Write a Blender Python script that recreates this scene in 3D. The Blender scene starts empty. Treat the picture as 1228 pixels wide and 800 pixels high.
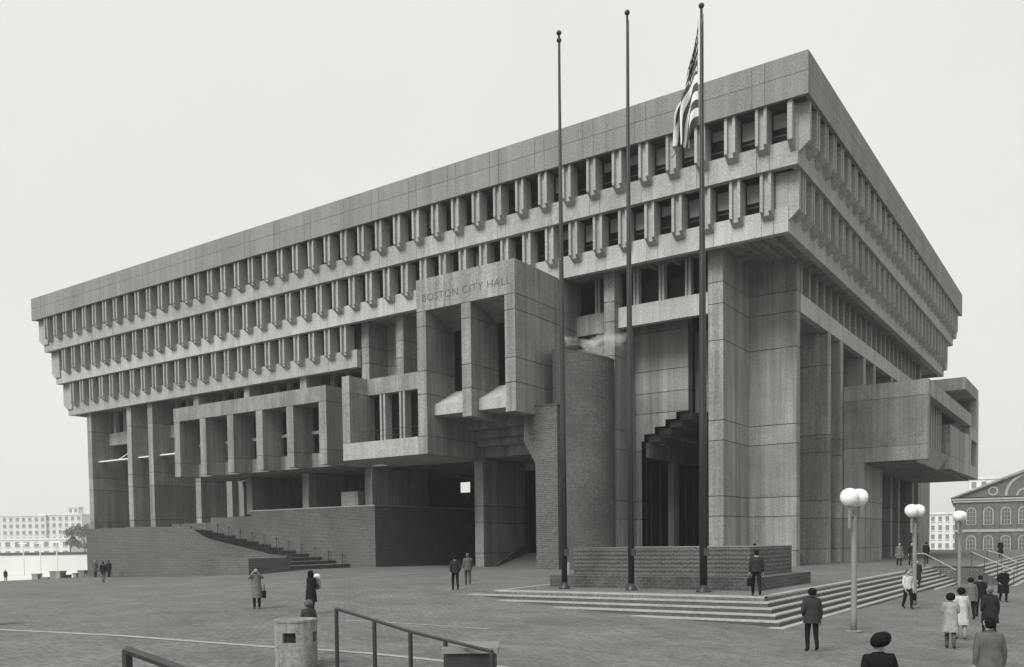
import bpy, bmesh, math, random
import numpy as np
from mathutils import Matrix, Vector
random.seed(7); rng = np.random.RandomState(7)
sc = bpy.context.scene
col = sc.collection

# ------------------------------------------------------------------ camera
CAM_F, CAM_PY = 1053.88, 694.5
RT = Vector((0.8260423, 0.5634622, -0.0128218)); UP = Vector((-0.0130535, 0.0418701, 0.9990378)); FW = Vector((-0.5634569, 0.8250801, -0.0419416))
CAMPOS = Vector((16.752376, -59.565457, 2.149476))
cd = bpy.data.cameras.new("camera"); cam = bpy.data.objects.new("camera", cd); col.objects.link(cam)
cd.sensor_width = 36.0; cd.sensor_fit = 'HORIZONTAL'; cd.lens = CAM_F * 36.0 / 1228.0
cd.shift_x = 0.0; cd.shift_y = (CAM_PY - 400.0) / 1228.0
cd.clip_start = 0.1; cd.clip_end = 6000
cam.matrix_world = Matrix(((RT.x, UP.x, -FW.x, CAMPOS.x), (RT.y, UP.y, -FW.y, CAMPOS.y), (RT.z, UP.z, -FW.z, CAMPOS.z), (0, 0, 0, 1)))
sc.camera = cam

# ------------------------------------------------------------------ sky, sun, exposure
SUN_EL, SUN_AZ = math.radians(44), math.radians(-6)      # azimuth measured from -Y towards +X
w = bpy.data.worlds.new("World"); sc.world = w; w.use_nodes = True
nt = w.node_tree; nt.nodes.clear()
sky = nt.nodes.new("ShaderNodeTexSky"); sky.sky_type = 'NISHITA'; sky.sun_disc = False
sky.sun_elevation = SUN_EL; sky.sun_rotation = math.pi - SUN_AZ
sky.air_density = 1.0; sky.dust_density = 6.0
bw = nt.nodes.new("ShaderNodeRGBToBW")
mul = nt.nodes.new("ShaderNodeMath"); mul.operation = 'MULTIPLY'; mul.inputs[1].default_value = 0.18
add = nt.nodes.new("ShaderNodeMath"); add.operation = 'ADD'; add.inputs[1].default_value = 7.9      # even cloud layer over the sky
comb = nt.nodes.new("ShaderNodeVectorMath"); comb.operation = 'SCALE'; comb.inputs[0].default_value = (1.0, 0.998, 0.962)
bg = nt.nodes.new("ShaderNodeBackground"); bg.inputs[1].default_value = 0.1
wo = nt.nodes.new("ShaderNodeOutputWorld")
L = nt.links
L.new(sky.outputs[0], bw.inputs[0]); L.new(bw.outputs[0], mul.inputs[0]); L.new(mul.outputs[0], add.inputs[0])
tcw = nt.nodes.new("ShaderNodeTexCoord"); cl = nt.nodes.new("ShaderNodeTexNoise"); cl.inputs['Scale'].default_value = 2.2; cl.inputs['Detail'].default_value = 6; cl.inputs['Roughness'].default_value = .55
clr = nt.nodes.new("ShaderNodeMapRange"); clr.inputs['From Min'].default_value = .3; clr.inputs['From Max'].default_value = .7; clr.inputs['To Min'].default_value = .965; clr.inputs['To Max'].default_value = 1.035
mc = nt.nodes.new("ShaderNodeMath"); mc.operation = 'MULTIPLY'
L.new(tcw.outputs['Generated'], cl.inputs['Vector']); L.new(cl.outputs[0], clr.inputs['Value']); L.new(clr.outputs[0], mc.inputs[0]); L.new(add.outputs[0], mc.inputs[1])
L.new(mc.outputs[0], comb.inputs['Scale']); L.new(comb.outputs[0], bg.inputs[0]); L.new(bg.outputs[0], wo.inputs[0])
sd = bpy.data.lights.new("sun", 'SUN'); sun = bpy.data.objects.new("sun", sd); col.objects.link(sun)
sd.energy = 3.0; sd.angle = math.radians(28); sd.color = (1.0, 0.985, 0.95)
sdir = Vector((math.sin(SUN_AZ) * math.cos(SUN_EL), -math.cos(SUN_AZ) * math.cos(SUN_EL), math.sin(SUN_EL)))
sun.rotation_euler = sdir.to_track_quat('Z', 'Y').to_euler(); sun.location = (0, -60, 80)
sc.view_settings.view_transform = 'Standard'; sc.view_settings.look = 'None'
sc.view_settings.exposure = 0.0; sc.view_settings.gamma = 1.0
try:
    sc.cycles.volume_step_rate = 1.0; sc.cycles.max_bounces = 6; sc.cycles.diffuse_bounces = 3; sc.cycles.volume_bounces = 2
except Exception: pass

# ------------------------------------------------------------------ materials
def nodes_of(name):
    m = bpy.data.materials.new(name); m.use_nodes = True
    n = m.node_tree; n.nodes.clear()
    out = n.nodes.new("ShaderNodeOutputMaterial"); b = n.nodes.new("ShaderNodeBsdfPrincipled")
    n.links.new(b.outputs[0], out.inputs[0])
    return m, n, b
def warm(v): return (v, v * .998, v * 0.965, 1)
def math_node(n, op, a=None, b=None):
    k = n.nodes.new("ShaderNodeMath"); k.operation = op
    for i, s in enumerate((a, b)):
        if s is None: continue
        if isinstance(s, (int, float)): k.inputs[i].default_value = s
        else: n.links.new(s, k.inputs[i])
    return k.outputs[0]
def noise(n, scale, detail=3, vec=None, stretch=None, rough=0.6):
    t = n.nodes.new("ShaderNodeTexNoise"); t.inputs['Scale'].default_value = scale; t.inputs['Detail'].default_value = detail; t.inputs['Roughness'].default_value = rough
    if vec is not None:
        if stretch:
            mp = n.nodes.new("ShaderNodeMapping"); mp.inputs['Scale'].default_value = stretch
            n.links.new(vec, mp.inputs['Vector']); vec = mp.outputs[0]
        n.links.new(vec, t.inputs['Vector'])
    return t.outputs[0]
def ramp(n, s, lo, hi):
    r = n.nodes.new("ShaderNodeMapRange"); r.inputs['From Min'].default_value = 0.28; r.inputs['From Max'].default_value = 0.72
    r.inputs['To Min'].default_value = lo; r.inputs['To Max'].default_value = hi; n.links.new(s, r.inputs['Value'])
    return r.outputs[0]
def finish(n, b, val, base):
    s = n.nodes.new("ShaderNodeVectorMath"); s.operation = 'SCALE'; s.inputs[0].default_value = warm(base)[:3]
    n.links.new(val, s.inputs['Scale']); n.links.new(s.outputs[0], b.inputs['Base Color'])
def world_pos(n): return n.nodes.new("ShaderNodeNewGeometry").outputs['Position']
def obj_rand(n): return n.nodes.new("ShaderNodeObjectInfo").outputs['Random']

def concrete(name, base, streak=0.22, grain=0.28, rough=0.9, panel=0.10, board=0.0, stain=0.3):
    m, n, b = nodes_of(name); P = world_pos(n)
    st = ramp(n, noise(n, 1.0, 4, P, (1.6, 1.6, 0.07)), 1 - streak, 1 + streak * 0.6)
    bl = ramp(n, noise(n, 0.35, 4, P), 1 - streak * 0.6, 1 + streak * 0.5)
    gr = ramp(n, noise(n, 9.0, 4, P, None, 0.8), 1 - grain, 1 + grain)
    pr = math_node(n, 'ADD', math_node(n, 'MULTIPLY', obj_rand(n), panel), 1 - panel / 2)
    v = math_node(n, 'MULTIPLY', math_node(n, 'MULTIPLY', st, bl), math_node(n, 'MULTIPLY', gr, pr))
    sep = n.nodes.new("ShaderNodeSeparateXYZ"); n.links.new(P, sep.inputs[0])
    wn = n.nodes.new("ShaderNodeTexWhiteNoise"); wn.noise_dimensions = '2D'; cb = n.nodes.new("ShaderNodeCombineXYZ")
    n.links.new(math_node(n, 'FLOOR', math_node(n, 'MULTIPLY', math_node(n, 'ADD', sep.outputs[0], sep.outputs[1]), 1 / .62)), cb.inputs[0])
    n.links.new(math_node(n, 'FLOOR', math_node(n, 'MULTIPLY', sep.outputs[2], 1 / 5.4)), cb.inputs[1]); n.links.new(cb.outputs[0], wn.inputs['Vector'])
    v = math_node(n, 'MULTIPLY', v, math_node(n, 'ADD', math_node(n, 'MULTIPLY', wn.outputs['Value'], board), 1 - board / 2))
    fine = ramp(n, noise(n, 1.0, 3, P, (7, 7, .12)), 1 - streak * .5, 1 + streak * .5); v = math_node(n, 'MULTIPLY', v, fine)
    drip = ramp(n, noise(n, 1.0, 3, P, (.9, .9, .05)), .55, 1.25); v = math_node(n, 'MULTIPLY', v, math_node(n, 'ADD', math_node(n, 'MULTIPLY', math_node(n, 'MINIMUM', drip, 1.0), stain), 1 - stain))
    finish(n, b, v, base); b.inputs['Roughness'].default_value = rough
    bp = n.nodes.new("ShaderNodeBump"); bp.inputs['Strength'].default_value = 0.25; bp.inputs['Distance'].default_value = 0.02
    n.links.new(noise(n, 14, 3, P), bp.inputs['Height']); n.links.new(bp.outputs[0], b.inputs['Normal'])
    return m
def brick(name, base, mortar, axis, bw_=0.22, bh=0.075, grain=0.2, big=0.18, ms=0.012):
    m, n, b = nodes_of(name); P = world_pos(n)
    sep = n.nodes.new("ShaderNodeSeparateXYZ"); n.links.new(P, sep.inputs[0])
    cb = n.nodes.new("ShaderNodeCombineXYZ")
    if axis == 'floor': n.links.new(sep.outputs[0], cb.inputs[0]); n.links.new(sep.outputs[1], cb.inputs[1])
    else:
        n.links.new(math_node(n, 'ADD', sep.outputs[0], sep.outputs[1]), cb.inputs[0]); n.links.new(sep.outputs[2], cb.inputs[1])
    t = n.nodes.new("ShaderNodeTexBrick"); n.links.new(cb.outputs[0], t.inputs['Vector'])
    t.inputs['Scale'].default_value = 1.0; t.inputs['Brick Width'].default_value = bw_; t.inputs['Row Height'].default_value = bh
    t.inputs['Mortar Size'].default_value = ms; t.inputs['Color1'].default_value = warm(base * 0.82); t.inputs['Color2'].default_value = warm(base * 1.18); t.inputs['Mortar'].default_value = warm(mortar)
    bl = math_node(n, 'MULTIPLY', ramp(n, noise(n, 0.5, 5, P), 1 - big, 1 + big), ramp(n, noise(n, 0.11, 4, P), .84, 1.16))
    gr = ramp(n, noise(n, 7.0, 4, P, None, 0.8), 1 - grain, 1 + grain)
    v = math_node(n, 'MULTIPLY', bl, gr)
    s = n.nodes.new("ShaderNodeVectorMath"); s.operation = 'SCALE'; n.links.new(t.outputs[0], s.inputs[0]); n.links.new(v, s.inputs['Scale'])
    n.links.new(s.outputs[0], b.inputs['Base Color']); b.inputs['Roughness'].default_value = 0.92
    bp = n.nodes.new("ShaderNodeBump"); bp.inputs['Strength'].default_value = 0.4; bp.inputs['Distance'].default_value = 0.01
    n.links.new(t.outputs[1], bp.inputs['Height']); bp.invert = True; n.links.new(bp.outputs[0], b.inputs['Normal'])
    return m
def plain(name, base, rough=0.8, var=0.15, scale=6.0, metal=0.0, spec=None):
    m, n, b = nodes_of(name)
    tc = n.nodes.new("ShaderNodeTexCoord").outputs['Object']
    finish(n, b, ramp(n, noise(n, scale, 4, tc), 1 - var, 1 + var), base)
    b.inputs['Roughness'].default_value = rough; b.inputs['Metallic'].default_value = metal
    if spec is not None: b.inputs['Specular IOR Level'].default_value = spec
    return m

M_POUR = concrete("poured_concrete", 0.265, 0.33, 0.48, panel=0.28, board=0.14, stain=.6)
M_SOFF_SHADE = concrete("shaded_soffit_concrete", 0.17, 0.2, 0.4)  # poured concrete in a lower tone, painting in the passage shade
M_FASC = concrete("fascia_concrete", 0.225, 0.14, 0.55, panel=0.12, stain=.4)
M_CORE = concrete("concrete_joint", 0.06)
M_PRE = concrete("precast_concrete", 0.345, 0.14, 0.45)
M_SPAN = concrete("pale_precast_concrete", 0.42, 0.16, 0.45)
M_STONE = concrete("granite", 0.34, 0.10, 0.35)
M_BRICK = brick("brick_wall", 0.072, 0.15, 'wall', .34, .14, grain=0.5, big=0.14, ms=.018)
M_BRICKD = brick("dark_brick_wall", 0.062, 0.10, 'wall', .34, .14, grain=0.5, big=0.25, ms=.016)
M_COURSE = brick("podium_brick", 0.085, 0.15, 'wall', .3, .092, grain=0.4, big=0.2, ms=.014)
M_PAVE = brick("brick_paving", 0.135, 0.08, 'floor', 0.32, 0.16, 0.5, 0.24, .014)
M_RISER = brick("brick_riser", 0.075, 0.10, 'wall', grain=0.25, big=0.15)
M_GLASS = plain("dark_glass", 0.006, 0.15, 0.4, 0.7, spec=0.08)
M_BLIND = plain("window_blind", 0.28, 0.7, 0.15, 2)
M_FRAME = plain("bronze_frame", 0.02, 0.5, 0.2)
M_DARK = plain("unlit_interior", 0.008, 0.9)  # near-black colour stands in for unlit depth behind openings
M_POLE = plain("flagpole_metal", 0.035, 0.42, 0.2, 3, 0.3)
M_LPOLE = plain("lamp_post_paint", 0.20, 0.6, 0.12, 3)
M_RAIL = plain("rail_metal", 0.03, 0.5, 0.2)
M_PRAIL = plain("pale_rail_metal", 0.4, 0.5)
M_LETTER = plain("letter_shade_and_frames", 0.07, 0.6)  # letters: tone stands for shade in engraved strokes; also door frames, hall panes
M_WHITE = plain("white_paint", 0.75, 0.5, 0.05)
M_PALE = plain("hazed_stone", 0.68, 0.9, 0.12, 0.3)  # light grey far buildings, coloured paler still to stand in for haze
M_ROAD = plain("hazed_street", 0.62, 0.9, 0.08, 0.05)  # tone lifted to carry the bright haze over far street and wall
M_LEAF = plain("foliage", 0.11, 0.9, 0.3, 1)
M_BARK = plain("bark", 0.07, 0.9)
m, n, b = nodes_of("globe_glass"); b.inputs['Base Color'].default_value = (0.86, 0.86, 0.84, 1); b.inputs['Roughness'].default_value = 0.25
b.inputs['Subsurface Weight'].default_value = 0.35; b.inputs['Subsurface Radius'].default_value = (0.2, 0.2, 0.2); M_GLOBE = m
FAB = {}
def fabric(v):
    k = "cloth_%03d" % int(v * 1000)
    if k not in FAB: FAB[k] = plain("cloth", v * .8, 0.95, 0.3, 5, spec=.1)
    return FAB[k]
M_SKIN = plain("skin", 0.30, 0.6, 0.08); M_HAIRD = plain("dark_hair", 0.009, 0.8, 0.5, 30, spec=.08); M_HAIRL = plain("grey_hair", 0.07, 0.7, 0.4, 30); M_SHOE = plain("shoe_leather", 0.02, 0.5)

# ------------------------------------------------------------------ mesh helpers
class MB:
    def __init__(s): s.v = []; s.f = []; s.m = []
    def quad(s, pts, mi=0):
        i = len(s.v); s.v += [tuple(p) for p in pts]; s.f.append(tuple(range(i, i + len(pts)))); s.m.append(mi)
    def box(s, x0, x1, y0, y1, z0, z1, mi=0):
        if x0 > x1: x0, x1 = x1, x0
        if y0 > y1: y0, y1 = y1, y0
        i = len(s.v)
        s.v += [(x0, y0, z0), (x1, y0, z0), (x1, y1, z0), (x0, y1, z0), (x0, y0, z1), (x1, y0, z1), (x1, y1, z1), (x0, y1, z1)]
        for q in ((3, 2, 1, 0), (4, 5, 6, 7), (0, 1, 5, 4), (1, 2, 6, 5), (2, 3, 7, 6), (3, 0, 4, 7)):
            s.f.append(tuple(i + k for k in q)); s.m.append(mi)
        return s
    def cham(s, x0, x1, y0, y1, z0, z1, c=0.03, mi=0):
        """box with chamfered upright edges"""
        pts = [(x0 + c, y0), (x1 - c, y0), (x1, y0 + c), (x1, y1 - c), (x1 - c, y1), (x0 + c, y1), (x0, y1 - c), (x0, y0 + c)]
        return s.prism(pts, z0, z1, 'z', mi)
    def prism(s, pts, a, b, axis='z', mi=0):
        n = len(pts); i = len(s.v)
        def mk(p, t):
            if axis == 'z': return (p[0], p[1], t)
            if axis == 'x': return (t, p[0], p[1])
            return (p[0], t, p[1])
        s.v += [mk(p, a) for p in pts] + [mk(p, b) for p in pts]
        area = sum(pts[k][0] * pts[(k + 1) % n][1] - pts[(k + 1) % n][0] * pts[k][1] for k in range(n))
        flip = (area < 0) ^ (axis == 'y') ^ (b < a)
        bot = tuple(i + k for k in range(n))[::-1]; top = tuple(i + n + k for k in range(n))
        fs = [bot, top] + [(i + k, i + (k + 1) % n, i + n + (k + 1) % n, i + n + k) for k in range(n)]
        for q in fs: s.f.append(tuple(reversed(q)) if flip else q); s.m.append(mi)
        return s
    def tube(s, p0, p1, r0, r1=None, n=8, mi=0, caps=True):
        r1 = r0 if r1 is None else r1
        p0 = Vector(p0); p1 = Vector(p1); d = (p1 - p0).normalized()
        u = d.orthogonal().normalized(); t = d.cross(u); i = len(s.v)
        for p, r in ((p0, r0), (p1, r1)):
            for k in range(n):
                a = 2 * math.pi * k / n; s.v.append(tuple(p + (u * math.cos(a) + t * math.sin(a)) * r))
        for k in range(n):
            s.f.append((i + k, i + (k + 1) % n, i + n + (k + 1) % n, i + n + k)); s.m.append(mi)
        if caps:
            s.f.append(tuple(i + k for k in range(n))[::-1]); s.m.append(mi); s.f.append(tuple(i + n + k for k in range(n))); s.m.append(mi)
        return s
    def lathe(s, prof, c=(0, 0, 0), n=16, mi=0, sx=1, sy=1):
        i = len(s.v)
        for r, z in prof:
            for k in range(n):
                a = 2 * math.pi * k / n; s.v.append((c[0] + r * math.cos(a) * sx, c[1] + r * math.sin(a) * sy, c[2] + z))
        for j in range(len(prof) - 1):
            for k in range(n):
                s.f.append((i + j * n + k, i + j * n + (k + 1) % n, i + (j + 1) * n + (k + 1) % n, i + (j + 1) * n + k)); s.m.append(mi)
        s.f.append(tuple(i + k for k in range(n))[::-1]); s.m.append(mi)
        e = i + (len(prof) - 1) * n; s.f.append(tuple(e + k for k in range(n))); s.m.append(mi)
        return s
    def mesh(s, name, mats, smooth=False):
        me = bpy.data.meshes.new(name); me.from_pydata(s.v, [], s.f)
        for m in (mats if isinstance(mats, (list, tuple)) else [mats]): me.materials.append(m)
        if any(s.m): me.polygons.foreach_set('material_index', s.m)
        if smooth: me.polygons.foreach_set('use_smooth', [True] * len(s.f))
        me.update(); return me
    def build(s, name, mats, parent=None, smooth=False, loc=None):
        return link(name, s.mesh(name, mats, smooth), parent, loc)
def gpos(o):
    p = Vector((0, 0, 0))
    while o is not None: p += o.location; o = o.parent
    return p
def link(name, me, parent=None, loc=None):
    """mesh data is in world coordinates unless loc gives a local position"""
    o = bpy.data.objects.new(name, me); col.objects.link(o)
    if parent is not None:
        o.parent = parent
        o.location = loc if loc is not None else -gpos(parent)
    elif loc is not None: o.location = loc
    return o
def tag(o, label=None, cat=None, group=None, kind=None):
    if label: o['label'] = label
    if cat: o['category'] = cat
    if group: o['group'] = group
    if kind: o['kind'] = kind
    return o
def thing(name, label, cat, loc, rz=0, group=None):
    o = bpy.data.objects.new(name, None); col.objects.link(o); o.location = loc; o.rotation_euler = (0, 0, rz); o.empty_display_size = 0.3
    return tag(o, label, cat, group)
def put(name, me, parent, loc, rz=0):
    o = bpy.data.objects.new(name, me); col.objects.link(o); o.parent = parent; o.location = loc; o.rotation_euler = (0, 0, rz); return o
def copy_tree(o, parent=None):
    c = o.copy(); col.objects.link(c); c.parent = parent
    for ch in list(o.children): copy_tree(ch, c)
    return c
def B(name, parent, mat, *dims): return MB().box(*dims).build(name, mat, parent)

# ------------------------------------------------------------------ terrain height
CT = np.array([(-7.1, -27.8, -.17), (-6.2, -28.4, -.35), (-2.9, -28.9, -.52), (.6, -29.4, -.70), (7.6, -30, -.92), (9.8, -34, -1.04), (9.7, -29, -1.0), (9.1, -15, -1.12), (9.5, -3, -1.18), (8, 7, -1.22),
    (12.5, -30, -1.22), (13, -17, -1.3), (12, -7, -1.25), (15, -47, -.9), (17, -58, -.6), (2, -45.5, -.45), (6, -47, -.66), (-12, -36, -.42), (-13, -45, -.48), (-8, -36, -.5), (-10, -25, -.22), (-12.7, -20.7, -.18),
    (-8, -22, -.08), (-7.5, -25, -.1), (-9, 0, -.03), (-20, -2, -.02), (-30, 7, -.02), (-41, 2, -.04), (-44, -7, -.1), (-42, -12, -.3), (-52, -18, -.75), (-66, -12, -.72), (-79, -1, -1.25), (-97, 1, -2.1), (-115, 5, -2.6),
    (-140, 18, -2.7), (-200, 50, -2.8), (-60, -40, -.8), (-30, -30, -.45), (-30, -15, -.2), (0, -22, -.45), (2, -5, -.6), (2, 15, -.7), (1, 40, -.8), (-30, 60, -.6), (-80, 60, -1.5),
    (14, 20, -1.5), (14, 50, -1.8), (20, 0, -1.5), (25, 90, -2.2), (0, 165, -2.5), (60, 165, -2.5), (-30, 300, -2.8), (40, -60, -1.0), (-40, -90, -.8), (-230, 76, -2.8), (60, -10, -2.0)])
_D = np.linalg.norm(CT[:, None, :2] - CT[None, :, :2], axis=2)
_N = len(CT); _A = np.zeros((_N + 1, _N + 1)); _A[:_N, :_N] = _D - np.eye(_N) * 0.05; _A[_N, :_N] = 1; _A[:_N, _N] = 1
_W = np.linalg.solve(_A, np.r_[CT[:, 2], 0])
def ground_arr(x, y):
    d = np.sqrt((x[..., None] - CT[:, 0]) ** 2 + (y[..., None] - CT[:, 1]) ** 2)
    z = d @ _W[:_N] + _W[_N]
    far = np.clip((np.sqrt((x + 20) ** 2 + (y - 10) ** 2) - 250) / 200, 0, 1)
    return np.clip(z, -3.0, 0.02) * (1 - far) - 2.9 * far
def G(x, y): return float(ground_arr(np.array(x, float), np.array(y, float)))

xs = np.concatenate([[-2000, -1200, -800, -600, -400, -300, -250], np.arange(-210, -72, 4.0), np.arange(-70, 30, 1.0), np.arange(32, 100, 4.0), [140, 200, 400, 800, 1500]])
ys = np.concatenate([[-1500, -600, -200], np.arange(-120, -64, 4.0), np.arange(-62, 30, 1.0), np.arange(32, 200, 4.0), [240, 300, 400, 600, 1000, 1500, 2000]])
XX, YY = np.meshgrid(xs, ys); ZZ = ground_arr(XX, YY)
nx, ny = len(xs), len(ys)
gv = np.stack([XX.ravel(), YY.ravel(), ZZ.ravel()], 1).tolist()
gf = [(j * nx + i, j * nx + i + 1, (j + 1) * nx + i + 1, (j + 1) * nx + i) for j in range(ny - 1) for i in range(nx - 1)]
me = bpy.data.meshes.new("plaza"); me.from_pydata(gv, [], gf); me.materials.append(M_PAVE); me.polygons.foreach_set('use_smooth', [True] * len(gf))
tag(link("plaza", me), "sloping brick plaza in front of the building", None, None, 'structure')

def sheet(name, mat, pts, width, lift, step=1.0):
    """a strip of paving following the ground along a polyline"""
    s = MB(); prev = None
    for (x0, y0), (x1, y1) in zip(pts[:-1], pts[1:]):
        d = math.hypot(x1 - x0, y1 - y0); k = max(1, int(d / step)); px, py = -(y1 - y0) / d * width / 2, (x1 - x0) / d * width / 2
        for j in range(k + 1):
            t = j / k; x = x0 + (x1 - x0) * t; y = y0 + (y1 - y0) * t
            a = (x + px, y + py, G(x + px, y + py) + lift); b_ = (x - px, y - py, G(x - px, y - py) + lift)
            if j: s.quad([prev[0], prev[1], b_, a])
            prev = (a, b_)
    # make sure faces look up
    for i, f in enumerate(s.f):
        p = [Vector(s.v[k]) for k in f]
        if (p[1] - p[0]).cross(p[2] - p[0]).z < 0: s.f[i] = tuple(reversed(f))
    o = s.build(name, mat); tag(o, None, None, None, 'structure'); return o
sheet("paving_strip", M_STONE, [(-16, -45.9), (-12.5, -45.4), (-7.3, -44.7), (-1.1, -44.5), (6, -43.4)], 0.28, 0.012)
sheet("paving_strip", M_STONE, [(-27, -24.5), (-26.1, -19), (-26.2, -9)], 0.30, 0.012)
sheet("paving_strip", M_STONE, [(-5.5, -37.4), (0.2, -36.7), (-0.2, -31.6)][:2], 0.16, 0.012)
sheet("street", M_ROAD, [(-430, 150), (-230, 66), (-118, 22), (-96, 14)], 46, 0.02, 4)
sheet("street", M_ROAD, [(13, 60), (15, 120), (20, 158)], 20, 0.02, 4)
# dark patch / drain cover in the plaza
p = (9.0, -40.5)
tag(MB().box(6.2, 7.6, -43.2, -42.5, G(6.9, -42.9) - 0.03, G(6.9, -42.9) + 0.02).build("drain_cover", M_RAIL), "dark flat drain cover set in the brick plaza in front of the steps", "drain cover")

# ------------------------------------------------------------------ platform and its steps
TY, TX, RH, NS = 0.52, 0.30, 0.18, 6
def ring(name, mat, x0, x1, y0, y1, z0, z1): return MB().box(x0, x1, y0, y1, z0, z1).build(name, mat)
plat = MB().prism([(-6.25, -27.3), (6.1, -27.3), (6.1, 9.6), (8.9, 9.6), (8.9, 95), (-9.5, 95), (-9.5, -5), (-6.9, -21.5)], -1.3, 0.0).build("terrace", M_PAVE)
tag(plat, "raised brick terrace around the building", None, None, 'structure')
st = thing("plaza_steps", "low stone edged steps wrapping the corner of the brick terrace", "steps", (6.1, -27.3, -1))
for k in range(1, NS + 1):
    a, c = TY * k, TX * k; zt = -RH * k
    # riser body (brick) and pale nosing tread
    x1, y0 = 6.1 + c, -27.3 - a; xl = (-7.4, -7.2, -4.0, -0.4, 3.0, 6.0)[k - 1]
    MB().box(xl, x1 - 0.02, y0 + 0.02, -27.3 - TY * (k - 1) - .005, -1.5, zt - 0.05).box(x1 - TX, x1 - 0.02, -27.3 - TY * (k - 1), 9.5, -1.5, zt - 0.051).build("riser", M_RISER, st)
    MB().box(xl, x1, y0, y0 + TY + .01, zt - 0.05, zt).box(x1 - TX - .01, x1, y0 + TY + .012, 9.55, zt - 0.05, zt - .0015).build("tread", M_STONE, st)
MB().box(-6.25, 6.1, -27.302, -26.98, -0.06, 0.006).box(5.8, 6.103, -26.97, 9.5, -0.06, 0.0055).build("tread", M_STONE, st)
MB().prism([(-6.25, -27.0), (-5.97, -27.0), (-6.6, -21.5), (-6.88, -21.5)], -0.05, 0.0055).build("tread", M_STONE, st)

# podium: brick block of courses on a lower brick base
po = thing("brick_podium", "long low brick podium behind the flagpoles on the terrace", "podium", (0, -20, 0))
B("base_block", po, M_BRICKD, -5.4, 4.75, -23.9, -16.4, -0.05, 0.55)
NC = 7; z0 = 0.55; hc = (1.84 - 0.55) / NC
MB().box(-4.58, 4.02, -22.98, -17.12, 0.5, 1.82).build("core", M_CORE, po)
course = MB().box(-4.6, 4.05, -23.0, -17.1, 0.012, hc - 0.012).mesh("brick_course", M_COURSE)
for k in range(NC): put("brick_course", course, po, Vector((0, 0, z0 + hc * k)) - po.location)
tag(MB().cham(-5.0, -4.68, -23.5, -23.25, 0.552, 1.16).build("utility_box", M_WHITE), "small white box standing on the left end of the brick podium base", "utility box")

# ------------------------------------------------------------------ the city hall
hall = thing("city_hall", "huge brutalist concrete city hall with overhanging rows of deep windows", "building", (-49, 36, 0))
P = 2.184; LX, WY, ZR = 97.9, 71.2, 34.0
LV = [(0.22, 0.95, 31.235, 27.27), (1.17, 1.88, 27.27, 23.23), (2.11, 2.82, 23.23, 19.25)]   # fin plane, spandrel plane, top, bottom
ends_l = [LX, 96.85, 96.0, 95.05]; ends_r = [WY, 70.28, 69.4]
GRID_L = [-7.7 - 4.37 * k for k in range(-1, 21)]
def fin_mesh(zb, slope, depth=1.15, wd=0.79):
    lip, gd = 0.20, 0.25
    prof = [(0, 0), (lip, 0), (lip + .02, gd), (wd - lip - .02, gd), (wd - lip, 0), (wd, 0), (wd, depth), (0, depth)]
    s = MB(); nn = len(prof)
    s.v = [(x, y, 0.0) for x, y in prof] + [(x, y, -(zb + slope * min(y / 0.80, 1.0))) for x, y in prof]
    for k in range(nn): s.f.append((k, nn + k, nn + (k + 1) % nn, (k + 1) % nn)[::-1]); s.m.append(0)
    s.f.append((0, 1, 2, 7)); s.f.append((2, 3, 6, 7)); s.f.append((3, 4, 5, 6))
    for q in ((7, 2, 1, 0), (7, 6, 3, 2), (6, 5, 4, 3)): s.f.append(tuple(nn + k for k in q))
    s.m += [0] * 6
    return s.mesh("window_fin", M_PRE)
FINS = [fin_mesh(2.46, 0.70), fin_mesh(2.62, 0.70), fin_mesh(2.58, 0.70)]
def window_meshes(w_, h):
    f = MB(); t = 0.07
    f.box(0, w_, 0, .1, 0, t).box(0, w_, 0, .1, h - t, h).box(0, t, .001, .099, t, h - t).box(w_ - t, w_, .001, .099, t, h - t).box(t, w_ - t, .002, .098, .62, .70)
    g = MB().box(t, w_ - t, .055, .075, t, .62).box(t, w_ - t, .055, .075, .70, h - t)
    bl = MB().box(t + .02, w_ - t - .02, .04, .052, h * .42, h - t - .02)
    return f.mesh("window", M_FRAME), g.mesh("glass_pane", M_GLASS), bl.mesh("window_blind", M_BLIND)
WM = [window_meshes(P - 0.79 + 0.12, LV[i][2] - LV[i][3] - 1.72) for i in range(3)]
hl = hall.location
def add_window(i, x, y, z, rz, blind):
    wn = put("window", WM[i][0], hall, Vector((x, y, z)) - hl, rz)
    put("glass_pane", WM[i][1], wn, (0, 0, 0))
    if blind:
        b_ = put("window_blind", WM[i][2], wn, (0, 0, 0)); f_ = rng.choice([.55, .8, 1.0, 1.0]); hh = LV[i][2] - LV[i][3] - 1.72; b_.scale = (1, 1, f_); b_.location = (0, 0, (hh - .09) * (1 - f_))
R90 = math.pi / 2
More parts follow.
